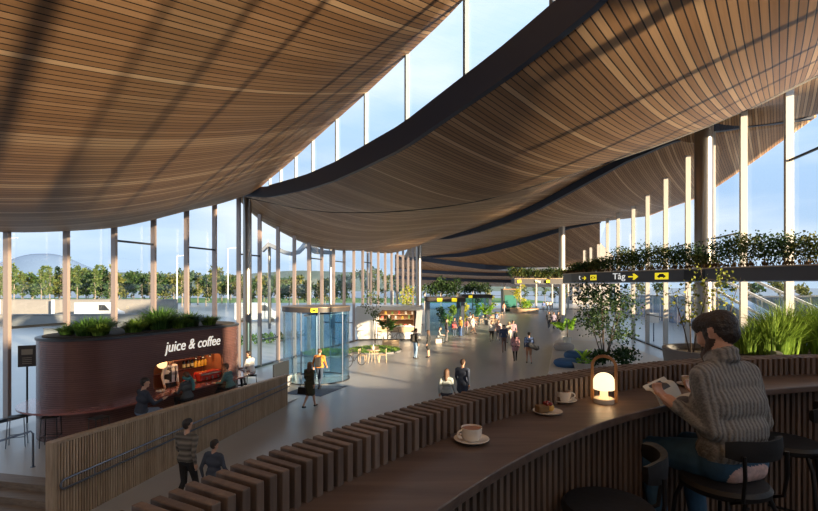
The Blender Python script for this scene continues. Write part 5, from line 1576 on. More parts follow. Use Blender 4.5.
m = MB(); m.box((0, 0, .69), (4.3, 1.2, .03)); m.build('soil', M['soil'], gp, world=False)
for i, (x, y, h_) in enumerate([(4.95, 7.0, .5), (5.2, 6.85, .7), (5.55, 7.05, .82), (6.0, 6.8, .9), (6.45, 7.1, .88), (6.9, 6.8, .92), (7.4, 7.1, .9), (5.8, 7.5, .8), (6.6, 7.55, .85), (7.9, 6.9, .9)]):
    grass_plant('fountain_grass', (x, y, MZ + .7), h_ * 1.1, .68, 480, 'grassb', 'clump of tall fresh green fountain grass in the long planter box', 'plant', 'fountain grass clumps', w=.006, droop=.9)

# ------------------------------------------------------------------ white food pod
pd = empty('food_pod', (-1.4, 40, 0), 0, 'white angular food pod with a wooden lined serving opening', 'kiosk')
Y0, Y1 = 38.6, 42.4
def xz(px, py, Y): p = W(px, py, Y); return (p.x, p.z)
m = MB()
outl = [(-4.1, .12), (-4.55, 2.35), (-4.2, 2.78), (1.12, 2.72), (.92, .12)]
hole = [(-2.55, .12), (-2.62, 2.0), (-2.2, 2.45), (.62, 2.42), (.42, .12)]
vs = [(x, Y0, z) for x, z in outl] + [(x, Y0 + .25, z) for x, z in hole] + [(x + .1, Y1, z) for x, z in outl] + [(x, Y1 - .3, z) for x, z in hole]
n = 5; fs = []
for i in range(4):
    fs += [(i, i + 1, n + i + 1, n + i), (n + i, n + i + 1, 3 * n + i + 1, 3 * n + i), (2 * n + i + 1, 2 * n + i, i, i + 1)]
fs += [(2 * n, 2 * n + 1, 2 * n + 2, 2 * n + 3, 2 * n + 4)]
m.add(vs, fs); m.build('shell', M['white'], pd)
m = MB(); m.box((-1.05, 41.6, 1.25), (3.2, .08, 2.3)); m.build('lining', M['midwood'], pd)
m = MB(); m.box((.42, 40.4, 1.25), (.08, 2.6, 2.3)); m.build('lining', M['midwood'], pd)
m = MB(); m.box((-1.05, 39.3, .62), (2.9, .75, .95)); m.build('counter', M['palewood'], pd)
m = MB(); m.box((-1.05, 39.25, 1.12), (3.0, .9, .05)); m.build('counter_top', M['white'], pd)
m = MB(); m.box((-1.05, 38.82, .38), (2.95, .05, .52)); m.build('front_board', M['white'], pd)
for zz in (1.55, 1.95):
    m = MB(); m.box((-1.05, 41.4, zz), (2.9, .3, .04)); m.build('shelf', M['palewood'], pd)
m = MB(); m.prism([(-4.0, 39.0), (.8, 39.0), (.9, 42.2), (-4.0, 42.2)], 0, .13); m.build('plinth', M['darksteel'], pd)
cols = [(.62, .1, .08), (.75, .5, .1), (.7, .68, .62), (.2, .35, .12), (.8, .8, .76)]
for k in range(10):
    b = empty('goods_tin', (-2.3 + .29 * k, 41.36, 1.57 + (.4 if k % 2 else 0)), 0, 'small tin standing on a shelf inside the white food pod', 'tin', 'tins on the food pod shelves')
    m = MB(); m.cyl((0, 0, 0), .09, 0, .22 + .05 * (k % 3), 12); m.build('tin_body', cloth(cols[k % 5]), b, world=False)
for k in range(7):
    b = empty('food_tray', (-2.2 + .38 * k, 39.3, 1.145), 0, 'pale tray of food on the counter of the white pod', 'tray', 'food trays on the pod counter')
    m = MB(); m.box((0, 0, .02), (.32, .4, .04)); m.build('tray', M['white'], b, world=False)
    m = MB(); m.ball((0, 0, .06), .13, 10, sz=.6, lumps=.3); m.build('food', cloth(cols[(k * 2) % 5]), b, world=False)

l = bpy.data.lights.new('pod_light', 'AREA'); l.energy = 60; l.color = (1, .75, .5); l.shape = 'RECTANGLE'; l.size = 2.6; l.size_y = .3
o = bpy.data.objects.new('pod_light', l); COL.objects.link(o); o.location = (-1.05, 40.6, 2.3)
# ------------------------------------------------------------------ lawn islands, table, bicycles, palms
def lawn(x, y, r, label):
    rt = empty('lawn_island', (x, y, 0), 0, label, 'lawn')
    m = MB(); m.lathe([(r + .12, 0), (r + .12, .1), (r, .1), (r, 0)], n=48); m.build('kerb', M['concrete'], rt, world=False)
    m = MB(); m.lathe([(r, .08), (r * .7, .2), (0, .3)], n=48); m.build('turf', M['lawn'], rt, world=False, smooth=True)
    m = MB()
    for _ in range(900):
        a = random.uniform(0, 6.283); q = r * math.sqrt(random.random()); leaf(m, Vector((q * math.cos(a), q * math.sin(a), .08 + .2 * (1 - q / r))), Vector((random.gauss(0, .3), random.gauss(0, .3), 1)), .14, 0, .1)
    o = m.build('blades', M['grassb'], rt, world=False); o['kind'] = 'stuff'
lawn(-2.35, 32.6, 1.75, 'round green lawn island before the white food pod')
lawn(-5.3, 31.0, 1.55, 'round green lawn island seen through the revolving door')
def chair(x, y, rz, label, group=None, c='palewood', s=1.0):
    r = empty('dining_chair', (x, y, 0), rz, label, 'chair', group)
    m = MB(); m.box((0, 0, .45), (.42, .42, .04)); m.build('seat', M[c], r, world=False, bevel=.01)
    for sx in (-1, 1):
        m = MB(); m.tube([(sx * .18, -.18, .44), (sx * .21, -.21, 0)], .018, 6); m.build('leg', M[c], r, world=False)
        m = MB(); m.tube([(sx * .18, .18, .8), (sx * .18, .18, .44), (sx * .21, .21, 0)], .018, 6); m.build('leg', M[c], r, world=False)
    m = MB(); m.box((0, .19, .74), (.42, .03, .14)); m.build('backrest', M[c], r, world=False, bevel=.01)
    return r
def table(x, y, label, c='palewood', group=None, r_=.4):
    t = empty('cafe_table', (x, y, 0), 0, label, 'table', group)
    m = MB(); m.cyl((0, 0, 0), r_, .71, .74, 28); m.build('table_top', M[c], t, world=False)
    for k in range(4):
        a = k * math.pi / 2 + .4; m = MB(); m.tube([(.2 * math.cos(a), .2 * math.sin(a), .71), (.3 * math.cos(a), .3 * math.sin(a), 0)], .018, 6); m.build('leg', M[c], t, world=False)
    return t
table(-2.05, 27.6, 'pale wooden cafe table between the bicycle and the lawn island')
chair(-2.65, 27.4, R(80), 'pale wooden chair beside the parked bicycle')
chair(-1.5, 27.7, R(-90), 'pale wooden chair on the open floor side of the cafe table')
chair(-2.0, 28.35, R(5), 'pale wooden chair between the cafe table and the lawn')
cn = empty('candle', (-2.05, 27.6, .74), 0, 'white candle bottle standing on the pale cafe table', 'candle'); m = MB(); m.lathe([(0, 0), (.05, 0), (.05, .14), (.02, .2), (.02, .3), (0, .3)], n=12); m.build('wax', M['white'], cn, world=False, smooth=True)
def bicycle(x, y, rz, label, s=1.0):
    b = empty('bicycle', (x, y, 0), rz, label, 'bicycle')
    for sx in (-.52, .52):
        m = MB(); m.tube([(sx + .33 * math.cos(t), 0, .345 + .33 * math.sin(t)) for t in np.linspace(0, 2 * math.pi, 33)[:-1]], .022, 6, closed=True); wh = m.build('wheel', M['black'], b, world=False, smooth=True)
        m = MB()
        for k in range(10): m.tube([(sx, 0, .345), (sx + .32 * math.cos(k * .628), 0, .345 + .32 * math.sin(k * .628))], .003, 4)
        m.build('spokes', M['rail'], wh, world=False)
    m = MB(); bbp, st, hd_ = (-.08, 0, .3), (-.22, 0, .8), (.36, 0, .82)
    for a_, c_ in ((bbp, st), (st, hd_), (bbp, (.37, 0, .74)), (bbp, (-.52, 0, .345)), (st, (-.52, 0, .345)), ((.36, 0, .9), (.52, 0, .345))): m.tube([a_, c_], .018, 6)
    m.build('frame', M['blackmetal'], b, world=False)
    m = MB(); m.box((-.24, 0, .92), (.26, .13, .05)); m.tube([(-.22, 0, .8), (-.24, 0, .9)], .014, 6); m.build('saddle', M['black'], b, world=False, bevel=.015)
    m = MB(); m.tube([(.3, -.28, 1.02), (.36, -.1, 1.0), (.36, .1, 1.0), (.3, .28, 1.02)], .014, 6); m.tube([(.36, 0, .9), (.36, 0, 1.0)], .016, 6); m.build('handlebar', M['blackmetal'], b, world=False)
    m = MB(); m.tube([(-.08, -.05, .3), (-.08, -.07, .14)], .012, 5); m.tube([(-.08, .05, .3), (-.08, .07, .46)], .012, 5); m.build('crank', M['rail'], b, world=False)
bicycle(-2.95, 26.3, R(50), 'black bicycle parked between the revolving door and the cafe table')
bicycle(-1.2, 38.1, R(15), 'dark bicycle parked before the counter of the white food pod')
px_ = empty('planter_box', (-1.35, 35.6, 0), 0, 'square wooden planter box before the white food pod', 'planter')
m = MB(); m.box((0, 0, .22), (1.25, .7, .44)); m.build('box', M['palewood'], px_, world=False, bevel=.02)
m = MB(); m.box((0, 0, .43), (1.15, .6, .04)); m.build('soil', M['soil'], px_, world=False)
palm((-1.6, 35.6, .44), 2.3, 16, 1.3, 'grassd', 'green palm growing in the wooden planter box before the food pod', name='palm_plant')
random.seed(21)
tree((-2.6, 36.9, 0), 4.3, 1.3, 300, .16, 'leaft', 'bark', 'thin airy tree with few leaves left of the palm before the pod', stems=2, crown0=.4, thick=.035, fork=5)
tree((-.3, 44.0, 0), 4.6, 1.5, 420, .2, 'leafy', 'barkp', 'yellow leaved tree rising behind the white food pod', stems=2, crown0=.35, thick=.04, fork=5)

# ------------------------------------------------------------------ glass pavilions with planted roofs
def pavilion(x0, x1, y0, y1, zt, label, signs, shr):
    g = empty('glass_pavilion', ((x0 + x1) / 2, (y0 + y1) / 2, 0), 0, label, 'pavilion')
    for (x, y) in ((x0, y0), (x1, y0), (x1, y1), (x0, y1)):
        m = MB(); m.box((x, y, zt / 2), (.3, .3, zt)); m.build('post', M['rail'], g)
    for (a, b) in (((x0, y0), (x1, y0)), ((x1, y0), (x1, y1)), ((x0, y0), (x0, y1)), ((x0, y1), (x1, y1))):
        m = MB(); m.bar((a[0], a[1], zt / 2), (b[0], b[1], zt / 2), .03, zt - .1); m.build('pane', M['glassb'], g)
    m = MB(); m.box(((x0 + x1) / 2, (y0 + y1) / 2, zt + .15), (x1 - x0 + .5, y1 - y0 + .5, .4)); m.build('roof_edge', M['signdark'], g)
    for xs in signs:
        m = MB(); m.box((xs, y0 - .27, zt + .12), (.45, .05, .3)); m.build('sign', M['yellow'], g)
    for k in range(shr):
        shrub((x0 + (x1 - x0) * (k + .5) / shr, (y0 + y1) / 2 - .6, zt + .36), .75, 1.25 + .3 * (k % 3), 260, .2, 'leafd', 'leafy bush on the roof of the ' + ('nearer' if shr > 5 else 'farther') + ' glass pavilion', 'bushes on the ' + ('nearer' if shr > 5 else 'farther') + ' pavilion roof')
pavilion(1.7, 4.75, 42.6, 46.2, 3.05, 'glass pavilion with two yellow signs and a bushy planted roof', (2.7, 4.0), 6)
pavilion(6.6, 9.8, 58.0, 62, 3.0, 'farther glass pavilion behind the yellow green trees', (7.4,), 5)
for i, (px, py, Y, h, r_, mk, lab) in enumerate([(452, 327, 48, 2.6, .75, 'leafy', 'slim lime yellow tree seen through the nearer glass pavilion'), (463.5, 325, 51, 2.7, .85, 'leafy', 'rounded lime yellow tree at the corner of the nearer pavilion'), (477, 321, 60, 3.2, .9, 'leafb', 'pale green tree behind the cafe crowd'), (489, 318, 64, 4.2, 1.3, 'leafy', 'tall yellowish tree between the pavilions and the dark booth'), (441, 326, 50, 2.4, .8, 'grassd', 'small dark green tree inside the nearer glass pavilion')]):
    p = W(px, py, Y); tree((p.x, Y, 0), h, r_, 420, .24, mk, 'bark', lab, crown0=.2, thick=.05, fork=7)
palm((8.9, 54.5, 0), 3.0, 16, 1.5, 'leafb', 'tall bright palm standing among the cafe tables', (.35, .6, 'concrete'), 'potted_palm')
# cafe furniture far on the sunny side
gi = 0
for (x, y) in ((6.3, 52.5), (7.8, 56.2), (9.8, 57.5), (10.6, 61.0), (8.6, 63.5), (12.0, 66.0)):
    table(x, y, 'small wooden cafe table on the sunlit floor before the far pavilions', 'midwood', 'far cafe tables')
    for a in (0, 2.1, 4.2):
        chair(x + .75 * math.sin(a), y - .75 * math.cos(a), math.pi + a, 'wooden cafe chair at a far table before the pavilions', 'far cafe chairs', 'midwood' if gi % 2 else 'palewood'); gi += 1
# dark booth and round planter in the distance
bo = empty('dark_booth', (17.6, 84.5, 0), 0, 'dark green glazed booth near the far end of the hall', 'booth')
m = MB(); m.box((0, 0, 1.9), (2.4, 2.4, 3.8)); m.build('body', mat('booth_dark', (.06, .075, .07), .4, .2), bo, world=False)
m = MB(); m.box((0, -1.22, 1.7), (2.0, .05, 2.2)); m.build('window', mat('booth_window', (.05, .2, .18), .15, .2), bo, world=False)
m = MB(); m.box((0, 0, 3.85), (2.6, 2.6, .12)); m.build('roof', M['midwood'], bo, world=False)
rp2 = empty('ring_planter', (19.2, 80, 0), 0, 'low yellow edged round planter in front of the dark booth', 'planter')
m = MB(); m.lathe([(0, 0), (2.3, 0), (2.4, .7), (2.1, .7), (2.05, .6), (0, .6)], n=40); m.build('ring', M['palewood'], rp2, world=False, smooth=True)
m = MB(); m.cyl((0, 0, 0), 2.06, .55, .62, 30); m.build('soil', M['soil'], rp2, world=False)
shrub((19.2, 80, .62), 1.4, 1.3, 420, .26, 'leafb', 'bright low shrub filling the yellow edged round planter')
tree((18.6, 80.4, .62), 4.0, 1.5, 420, .26, 'leafy', 'bark', 'yellow green tree in the round planter before the dark booth', thick=.05, fork=6, crown0=.3)
# ------------------------------------------------------------------ people in the hall
def at(px, y_foot, z=0.0):
    p = G(px, y_foot, z); return p.x, p.y
x, y = at(309.5, 408); person('woman in a dark green dress walking away with a black handbag', x, y, 20, 1.66, 0, 'walk', (.045, .05, .03), (.4, .22, .15), hair='r', female=True, dress=.34, long_hair=True, skin=SKIN)
handbag((x - .26, y + .0, .5), R(-20), (.012, .012, .014), 'black handbag carried by the woman in the dark green dress', 1.15)
x, y = at(319.5, 389); pr = person('person in an orange jacket with a black backpack entering the revolving door', x, y, 10, 1.72, 0, 'walk', (.62, .2, .03), (.03, .05, .09), hair='r', phase=-1); backpack(pr, h=1.72, label='black backpack on the person in the orange jacket')
x, y = at(462.5, 411); person('man in a dark navy coat walking beside a woman with wavy hair', x, y, 25, 1.82, 0, 'walk', (.03, .04, .07), (.03, .03, .04), hair='r', coat=True)
x, y = at(446.5, 421); person('woman with long wavy brown hair in a pale grey top behind the slat screen', x, y, 20, 1.7, 0, 'walk', (.36, .4, .4), (.05, .05, .07), hair='r', female=True, long_hair=True, phase=-1)
x, y = at(415.5, 358.5); pr = person('man in jeans and a black jacket wearing a backpack near the lawn island', x, y, 60, 1.82, 0, 'stand', (.03, .028, .026), (.22, .34, .5), hair='b'); backpack(pr, (.025, .022, .02), 1.82, label='dark backpack on the standing man in jeans')
x, y = at(428.5, 357.5); person('woman in a black dress and boots facing the man with the backpack', x, y, -70, 1.68, 0, 'stand', (.03, .03, .03), (.03, .028, .028), hair='r', female=True, dress=.25, long_hair=True)
x, y = at(438, 343); person('person in grey sitting on a low block beside the standing couple', x, y, 95, 1.72, 0, 'sit', (.32, .33, .33), (.10, .12, .14), hair='b', lean=12, seat=.36)
bl = empty('seat_block', (x, y, 0), .2, 'low pale block used as a seat by the person in grey', 'seat'); m = MB(); m.box((0, -.02, .17), (.5, .42, .34)); m.build('block', M['plinth'], bl, world=False, bevel=.02)
x, y = at(446.5, 341.5); person('man in a charcoal jacket and grey trousers waiting before the glass pavilion', x, y, 80, 1.8, 0, 'stand', (.05, .045, .055), (.19, .18, .19), hair='b')
x, y = at(454.5, 337); person('woman in a black coat carrying a red bag before the pavilion', x, y, 170, 1.68, 0, 'stand', (.035, .03, .035), (.07, .1, .16), hair='b', female=True, coat=True)
handbag((x - .05, y - .26, .82), R(10), (.6, .05, .06), 'large red bag held by the woman in the black coat', 1.3)
x, y = at(460.5, 336.5); person('person in a yellow jacket and blue trousers beside the red bag', x, y, -120, 1.72, 0, 'stand', (.66, .38, .08), (.07, .14, .34), hair='y', female=True)
x, y = at(466.5, 334.5); person('child in a pink top standing behind the yellow jacket', x, y, 150, 1.4, 0, 'stand', (.62, .26, .24), (.45, .42, .44), hair='r')
x, y = at(473, 333.5); person('woman in white walking along the edge of the sunlit floor', x, y, 120, 1.66, 0, 'walk', (.66, .58, .52), (.45, .25, .17), hair='r', female=True, dress=.3)
x, y = at(491.8, 342.5); person('woman in a white blouse and black trousers at the edge of the walking group', x, y, 195, 1.66, 0, 'walk', (.62, .6, .58), (.03, .03, .03), hair='r', female=True, long_hair=True, shoes='w')
x, y = at(498.2, 341.5); person('person in a pale pink shirt second in the walking group', x, y, 185, 1.72, 0, 'walk', (.5, .38, .38), (.2, .2, .24), hair='r', shoes='w', phase=-1)
x, y = at(504, 352); person('man in an open navy jacket over a purple shirt leading the group', x, y, 190, 1.82, 0, 'walk', (.035, .05, .11), (.15, .085, .075), hair='b')
x, y = at(509, 344); person('blond woman in a cream top behind the man in purple', x, y, 180, 1.68, 0, 'walk', (.58, .5, .42), (.45, .4, .36), hair='y', female=True, long_hair=True, phase=-1)
x, y = at(513, 343); person('person in a dusky pink shirt at the back of the walking group', x, y, 185, 1.74, 0, 'walk', (.38, .22, .26), (.1, .1, .14), hair='b')
x, y = at(515.2, 361.5); person('woman with long black hair in a pink coat walking away', x, y, 8, 1.7, 0, 'walk', (.46, .24, .26), (.025, .025, .03), hair='b', female=True, coat=True, long_hair=True)
x, y = at(529, 364); pr = person('man in a blue jacket and tan shorts walking away with a duffel bag', x, y, 5, 1.8, 0, 'walk', (.03, .055, .14), (.4, .2, .12), hair='b', shorts=True, phase=-1)
df = empty('duffel_bag', (x, y, 0), R(20), 'dark duffel bag slung behind the man in tan shorts', 'bag')
m = MB(); capsule(m, (-.12, -.26, 1.12), (.34, -.24, .92), .15, .15, 16); m.build('bag', cloth((.02, .022, .03)), df, world=False, smooth=True)
m = MB(); m.tube([(-.15, -.25, 1.2), (-.1, -.1, 1.5), (.0, .1, 1.42), (.2, .15, 1.1), (.36, -.1, .95)], .02, 6); m.build('strap', cloth((.02, .022, .03)), df, world=False, smooth=True)
for px, yf, az, t, l, lab in ((549, 329, 190, (.05, .05, .06), (.03, .035, .06), 'person in dark clothes, first of the trio beside the pale column'), (553.7, 330, 170, (.2, .17, .24), (.03, .035, .06), 'person in a grey violet top in the middle of the trio near the column'), (558.3, 329.5, 200, (.025, .025, .03), (.025, .03, .05), 'person all in black, the one of the trio nearest the column')):
    x, y = at(px, yf); person(lab, x, y, az, 1.8, 0, 'walk', t, l, hair='b', shoes='w')
for px, yf, az, t, l, lab, pose in ((530, 312, 160, (.06, .045, .05), (.05, .04, .05), 'dark clothed person standing far away before the round planter', 'stand'), (543.5, 311.5, 190, (.12, .2, .5), (.45, .45, .5), 'person in a blue top walking near the far glass end wall', 'walk'), (547.3, 310.5, 170, (.7, .62, .55), (.6, .52, .45), 'woman in cream walking near the far glass end wall', 'walk'), (550.2, 310.7, 185, (.6, .5, .45), (.5, .42, .36), 'second person in cream beside the woman near the end wall', 'walk'),
    (524.5, 311.5, 100, (.4, .06, .05), (.05, .04, .05), 'person in red sitting on the rim of the far round planter', 'sit'), (504, 313.5, 140, (.55, .25, .2), (.3, .3, .35), 'person in coral passing the dark booth', 'walk')):
    x, y = at(px, yf); person(lab, x, y, az, 1.72, 0, pose, t, l, hair='r', seat=.5)
random.seed(4)
cafe = [((.62, .3, .1), 'orange'), ((.7, .62, .55), 'cream'), ((.2, .3, .5), 'blue'), ((.55, .12, .1), 'red'), ((.45, .4, .36), 'beige'), ((.12, .12, .15), 'black')]
for (x, y), (c, nm) in zip(((6.3 + .62, 52.3), (7.8 - .65, 56.0), (9.8 + .65, 57.7), (10.6 - .65, 61.2), (8.6 + .65, 63.3), (12 - .65, 66.2)), cafe):
    person('cafe guest in a %s top seated at a far wooden table' % nm, x, y, random.uniform(0, 360), 1.7, 0, 'sit', c, (.12, .13, .17), hair=random.choice('bry'), seat=.46)
# man and boy walking beside the ramp wall
st_m, nt, N, L, P = newmat('striped_wool')
tc = N.new('ShaderNodeTexCoord'); wv = N.new('ShaderNodeTexWave'); wv.bands_direction = 'Z'; wv.inputs['Scale'].default_value = 3.2; wv.inputs['Distortion'].default_value = 1.5
L.new(tc.outputs['Object'], wv.inputs['Vector']); cr = N.new('ShaderNodeValToRGB'); cr.color_ramp.elements[0].color = (.07, .064, .058, 1); cr.color_ramp.elements[1].color = (.19, .172, .15, 1)
L.new(wv.outputs['Fac'], cr.inputs['Fac']); L.new(cr.outputs['Color'], P.inputs['Base Color']); P.inputs['Roughness'].default_value = .95
p = W(187, 419, 9.5); person('dark haired man in a grey striped sweater walking along the ramp wall', p.x, p.y, 15, p.z, 0, 'walk', (.1, .1, .1), (.012, .012, .014), hair='b', stripes=st_m)
p = W(214, 440, 9.1); person('boy in a dark blue shirt walking next to the man in stripes', p.x, p.y, 20, p.z, 0, 'walk', (.04, .05, .075), (.03, .03, .04), hair='b', phase=-1)

# ------------------------------------------------------------------ outdoors
m = MB(); m.box((0, 300, -.4), (1600, 1500, .5)); m.build('ground', M['ground'], kind='structure')
def strip(poly, z, mk, name='ground'):
    m = MB(); m.prism(poly, z - .02, z); m.build(name, M[mk], kind='structure')
def gpoly(pts, z): return [G(px, py, z)[:2] for px, py in pts]
strip([(-95, 40), (-22, 40), (-17, 55), (-13, 68), (-11, 76), (-95, 52)], -.1, 'road', 'road')
strip([(-170, 108), (-8, 108), (-8, 128), (-170, 128)], -.1, 'road', 'road')
strip([(-170, 128), (40, 128), (40, 180), (-170, 180)], -.09, 'lawn', 'lawn')
# low terraces and kerb walls of the forecourt
def lowwall(a, b, h, w_, label, mk='terrace'):
    r = empty('low_wall', (a[0], a[1], -.15), 0, label, 'wall', None, 'thing'); m = MB(); m.bar((a[0], a[1], h / 2 - .15), (b[0], b[1], h / 2 - .15), w_, h); m.build('wall_body', M[mk], r)
    m = MB(); m.bar((a[0], a[1], h - .12), (b[0], b[1], h - .12), w_ + .15, .1); m.build('coping', M['concrete'], r)
lowwall((-78, 70), (-33, 68), 2.6, 1.0, 'long beige retaining wall outside beyond the blue road')
lowwall((-31, 41), (-15, 39.5), .9, .5, 'low pale wall outside near the glass beside the kiosk')
lowwall((-52, 52), (-24, 53), 1.4, .6, 'middle beige wall outside between road and forecourt')
for i, (x, y) in enumerate([(-58, 69), (-50, 68.6), (-41, 68.2)]):
    r = empty('bollard', (x, y - 1.2, -.15), 0, 'white bollard in front of the beige retaining wall outside', 'bollard', 'bollards at the retaining wall'); m = MB(); m.cyl((0, 0, 0), .22, 0, 2.6, 12); m.build('post', M['white'], r, world=False)
hg = empty('hedge', (-14, 33, -.15), 0, 'low clipped green hedge outside the glass beside the revolving door', 'hedge'); m = MB()
for t in np.linspace(0, 1, 40):
    cloud(m, (-18 + 9 * t + 0, 30.5 + 9 * t, .35), .5, 60, .18, 0, .8, .2)
m.build('foliage', M['grassd'], hg)
def truck(x, y, rz, label):
    r = empty('van', (x, y, -.15), rz, label, 'van')
    m = MB(); m.extr([(-2.6, .45), (-2.6, 2.5), (1.1, 2.5), (1.9, 1.5), (2.6, 1.25), (2.6, .45)], (0, -.95, 0), (1, 0, 0), (0, 0, 1), (0, 1, 0), 1.9); m.build('body', mat('van_paint', (.42, .44, .47), .4) if 'van_paint' not in bpy.data.materials else bpy.data.materials['van_paint'], r, world=False, bevel=.08)
    m = MB(); m.extr([(.35, 1.5), (.35, 2.2), (1.05, 2.2), (1.65, 1.5)], (0, -.97, 0), (1, 0, 0), (0, 0, 1), (0, 1, 0), 1.94); m.build('window', M['darksteel'], r, world=False)
    for sx in (-1.7, 1.7):
        for sy in (-.85, .85):
            m = MB(); m.tube([(sx, sy - .1, .36), (sx, sy + .1, .36)], .36, 16); m.build('wheel', M['black'], r, world=False)
p = G(268, 324, -.15); truck(p.x - 2, p.y + 2, R(20), 'white van parked outside between the kiosk and the revolving door')
p = G(100, 322, -.15); truck(p.x, p.y, R(5), 'white van driving on the road beyond the kiosk')
# masts and lamp posts
for px, yb, ht in ((177, 309, 10.5), (228, 309, 12), (8, 309, 14)):
    p = G(px, yb, -.15); r = empty('lamp_post', (p.x, p.y, -.15), 0, 'tall slim pale lamp post standing outside among the trees', 'lamp post', 'lamp posts outside'); m = MB(); m.tube([(0, 0, 0), (0, 0, ht)], [.1, .06], 8); m.build('pole', M['white'], r, world=False)
    m = MB(); m.tube([(0, 0, ht - .05), (1.4, 0, ht + .12)], .06, 6); m.box((1.5, 0, ht + .1), (.7, .25, .1)); m.build('lamp_head', M['white'], r, world=False)
# tree rows beyond the road
random.seed(31)
protos = []
def outtree(x, y, h, r_, mk, label, group, n=380, s=.5, bk='barkp', fork=8, c0=.25):
    return tree((x, y, -.15), h, r_, n, s, mk, bk, label, group, crown0=c0, thick=.13, fork=fork)
pA = outtree(-92, 106, 10.5, 1.5, 'leaft', 'slender pale stemmed tree in the row beyond the road', 'slender trees beyond the road', fork=9)
pB = outtree(-88, 112, 8.0, 3.0, 'leafd', 'broad dark green tree in the belt behind the slender trees', 'dark trees beyond the road', 520, .6)
pC = outtree(-80, 110, 8.5, 2.6, 'leafo', 'olive green tree in the belt beyond the road', 'olive trees beyond the road', 460, .55)
def put(src, x, y, k):
    o = copy_tree(src); o.location = (x, y, -.15); o.scale = (k, k, k * random.uniform(.9, 1.15)); o.rotation_euler.z = random.uniform(0, 6.28); return o
for px in range(-4, 118, 9):
    Y = random.uniform(98, 112); put(pA, (px - XC) / F * Y, Y, random.uniform(.8, 1.15))
for px in range(70, 240, 8):
    Y = random.uniform(100, 122); put(random.choice((pB, pC, pB)), (px - XC) / F * Y, Y, random.uniform(.75, 1.1))
for px in range(244, 350, 9):
    Y = random.uniform(85, 110); put(random.choice((pB, pC)), (px - XC) / F * Y, Y, random.uniform(.65, .95))
for px in range(0, 420, 11):
    Y = random.uniform(135, 160); put(random.choice((pB, pC)), (px - XC) / F * Y, Y, random.uniform(.8, 1.2))
# wooded ridge and hill far away
def ridge(name, x0, x1, y, h, mk, seed):
    m = MB(); n = 90; vs = []
    for k in range(n + 1):
        t = k / n; x = x0 + (x1 - x0) * t
        z = h * (.55 + .45 * noise.noise(Vector((t * 5, seed, 0)))) * math.sin(math.pi * min(1, max(0, t * 1.02))) ** .4 + noise.noise(Vector((t * 60, seed, 1))) * h * .05
        vs += [(x, y, -1), (x, y + 40, max(.5, z)), (x, y + 140, -1)]
    fs = [(k * 3, k * 3 + 3, k * 3 + 4, k * 3 + 1) for k in range(n)] + [(k * 3 + 1, k * 3 + 4, k * 3 + 5, k * 3 + 2) for k in range(n)]
    m.add(vs, fs); m.build(name, M[mk], kind='structure', smooth=True)
ridge('hill', -620, 160, 420, 30, 'forest', 3.0)
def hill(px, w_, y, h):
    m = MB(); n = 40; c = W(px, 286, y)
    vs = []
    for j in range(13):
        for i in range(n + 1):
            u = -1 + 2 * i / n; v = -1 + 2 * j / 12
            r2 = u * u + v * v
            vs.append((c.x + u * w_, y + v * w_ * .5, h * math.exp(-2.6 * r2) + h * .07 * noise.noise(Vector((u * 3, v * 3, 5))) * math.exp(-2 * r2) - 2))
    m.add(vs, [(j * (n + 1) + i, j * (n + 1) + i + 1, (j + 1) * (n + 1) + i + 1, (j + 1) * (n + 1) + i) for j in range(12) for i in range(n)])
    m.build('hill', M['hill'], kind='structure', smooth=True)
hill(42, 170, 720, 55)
# wavy canopy roof outside the long glass wall
cw = empty('canopy_roof', (-16, 44, 0), 0, 'wavy grey canopy roof outside seen through the long glass wall', 'canopy')
m = MB(); n = 48; vs = []
A_ = [(262, 252), (268, 246), (276, 249.5), (284, 254), (292, 256), (300, 254), (305, 249), (309, 243.5), (314, 250), (322, 254), (332, 254.5)]
R_ = resample([Vector((a, b, 0)) for a, b in A_], n)
for v in R_:
    p = W(v.x, v.y, 48.0); q = W(v.x, v.y, 48.0)
    vs += [(p.x, p.y, p.z), (p.x - 2.5, p.y + 9, p.z + .6), (p.x - 2.5, p.y + 9, p.z + 1.0), (p.x, p.y, p.z + .4)]
fs = [(k * 4 + q, k * 4 + (q + 1) % 4, k * 4 + 4 + (q + 1) % 4, k * 4 + 4 + q) for k in range(n - 1) for q in range(4)] + [(0, 1, 2, 3), tuple((n - 1) * 4 + q for q in (3, 2, 1, 0))]
m.add(vs, fs); m.build('roof', mat('canopy_grey', (.16, .18, .21), .6), cw, smooth=True)
for px in (268, 309, 330):
    p = W(px, 250, 49.0); m = MB(); m.tube([(p.x, 49.5, 0), (p.x, 49.5, p.z + .3)], .16, 8); m.build('post', M['steel'], cw)
# right side: lower terminal wing with stairs seen through the glass
wg = empty('terminal_wing', (30, 40, 0), 0, 'low blue clad terminal wing outside behind the planted sign beam', 'building')
def RW(s, d, z=0): v = PR(s, d); return Vector((v.x, v.y, z))
m = MB(); m.extr([(-16, 0), (95, 0), (95, 2.9), (50, 3.3), (8, 4.4), (-16, 4.8)], RW(0, 9.3), RW(1, 0) - RW(0, 0), (0, 0, 1), RW(0, 1) - RW(0, 0), 1.2); m.build('wall', M['blueglass'], wg)  # top slope and unseen near end shaped to cast shade on the hall floor
m = MB()
for k in range(26): m.bar(RW(12 + 3 * k, 9.24, 0), RW(12 + 3 * k, 9.24, 4.25 - (.026 * 3 * k if k < 13 else 1.02 + .0088 * 3 * (k - 13))), .12, .06, up=(1, 0, 0))
m.build('fins', M['white'], wg)
m = MB(); m.bar(RW(-16, 9.9, 4.86), RW(8, 9.9, 4.46), 1.5, .12); m.bar(RW(8, 9.9, 4.46), RW(50, 9.9, 3.36), 1.5, .12); m.bar(RW(50, 9.9, 3.36), RW(95, 9.9, 2.96), 1.5, .12); m.build('coping', M['white'], wg)
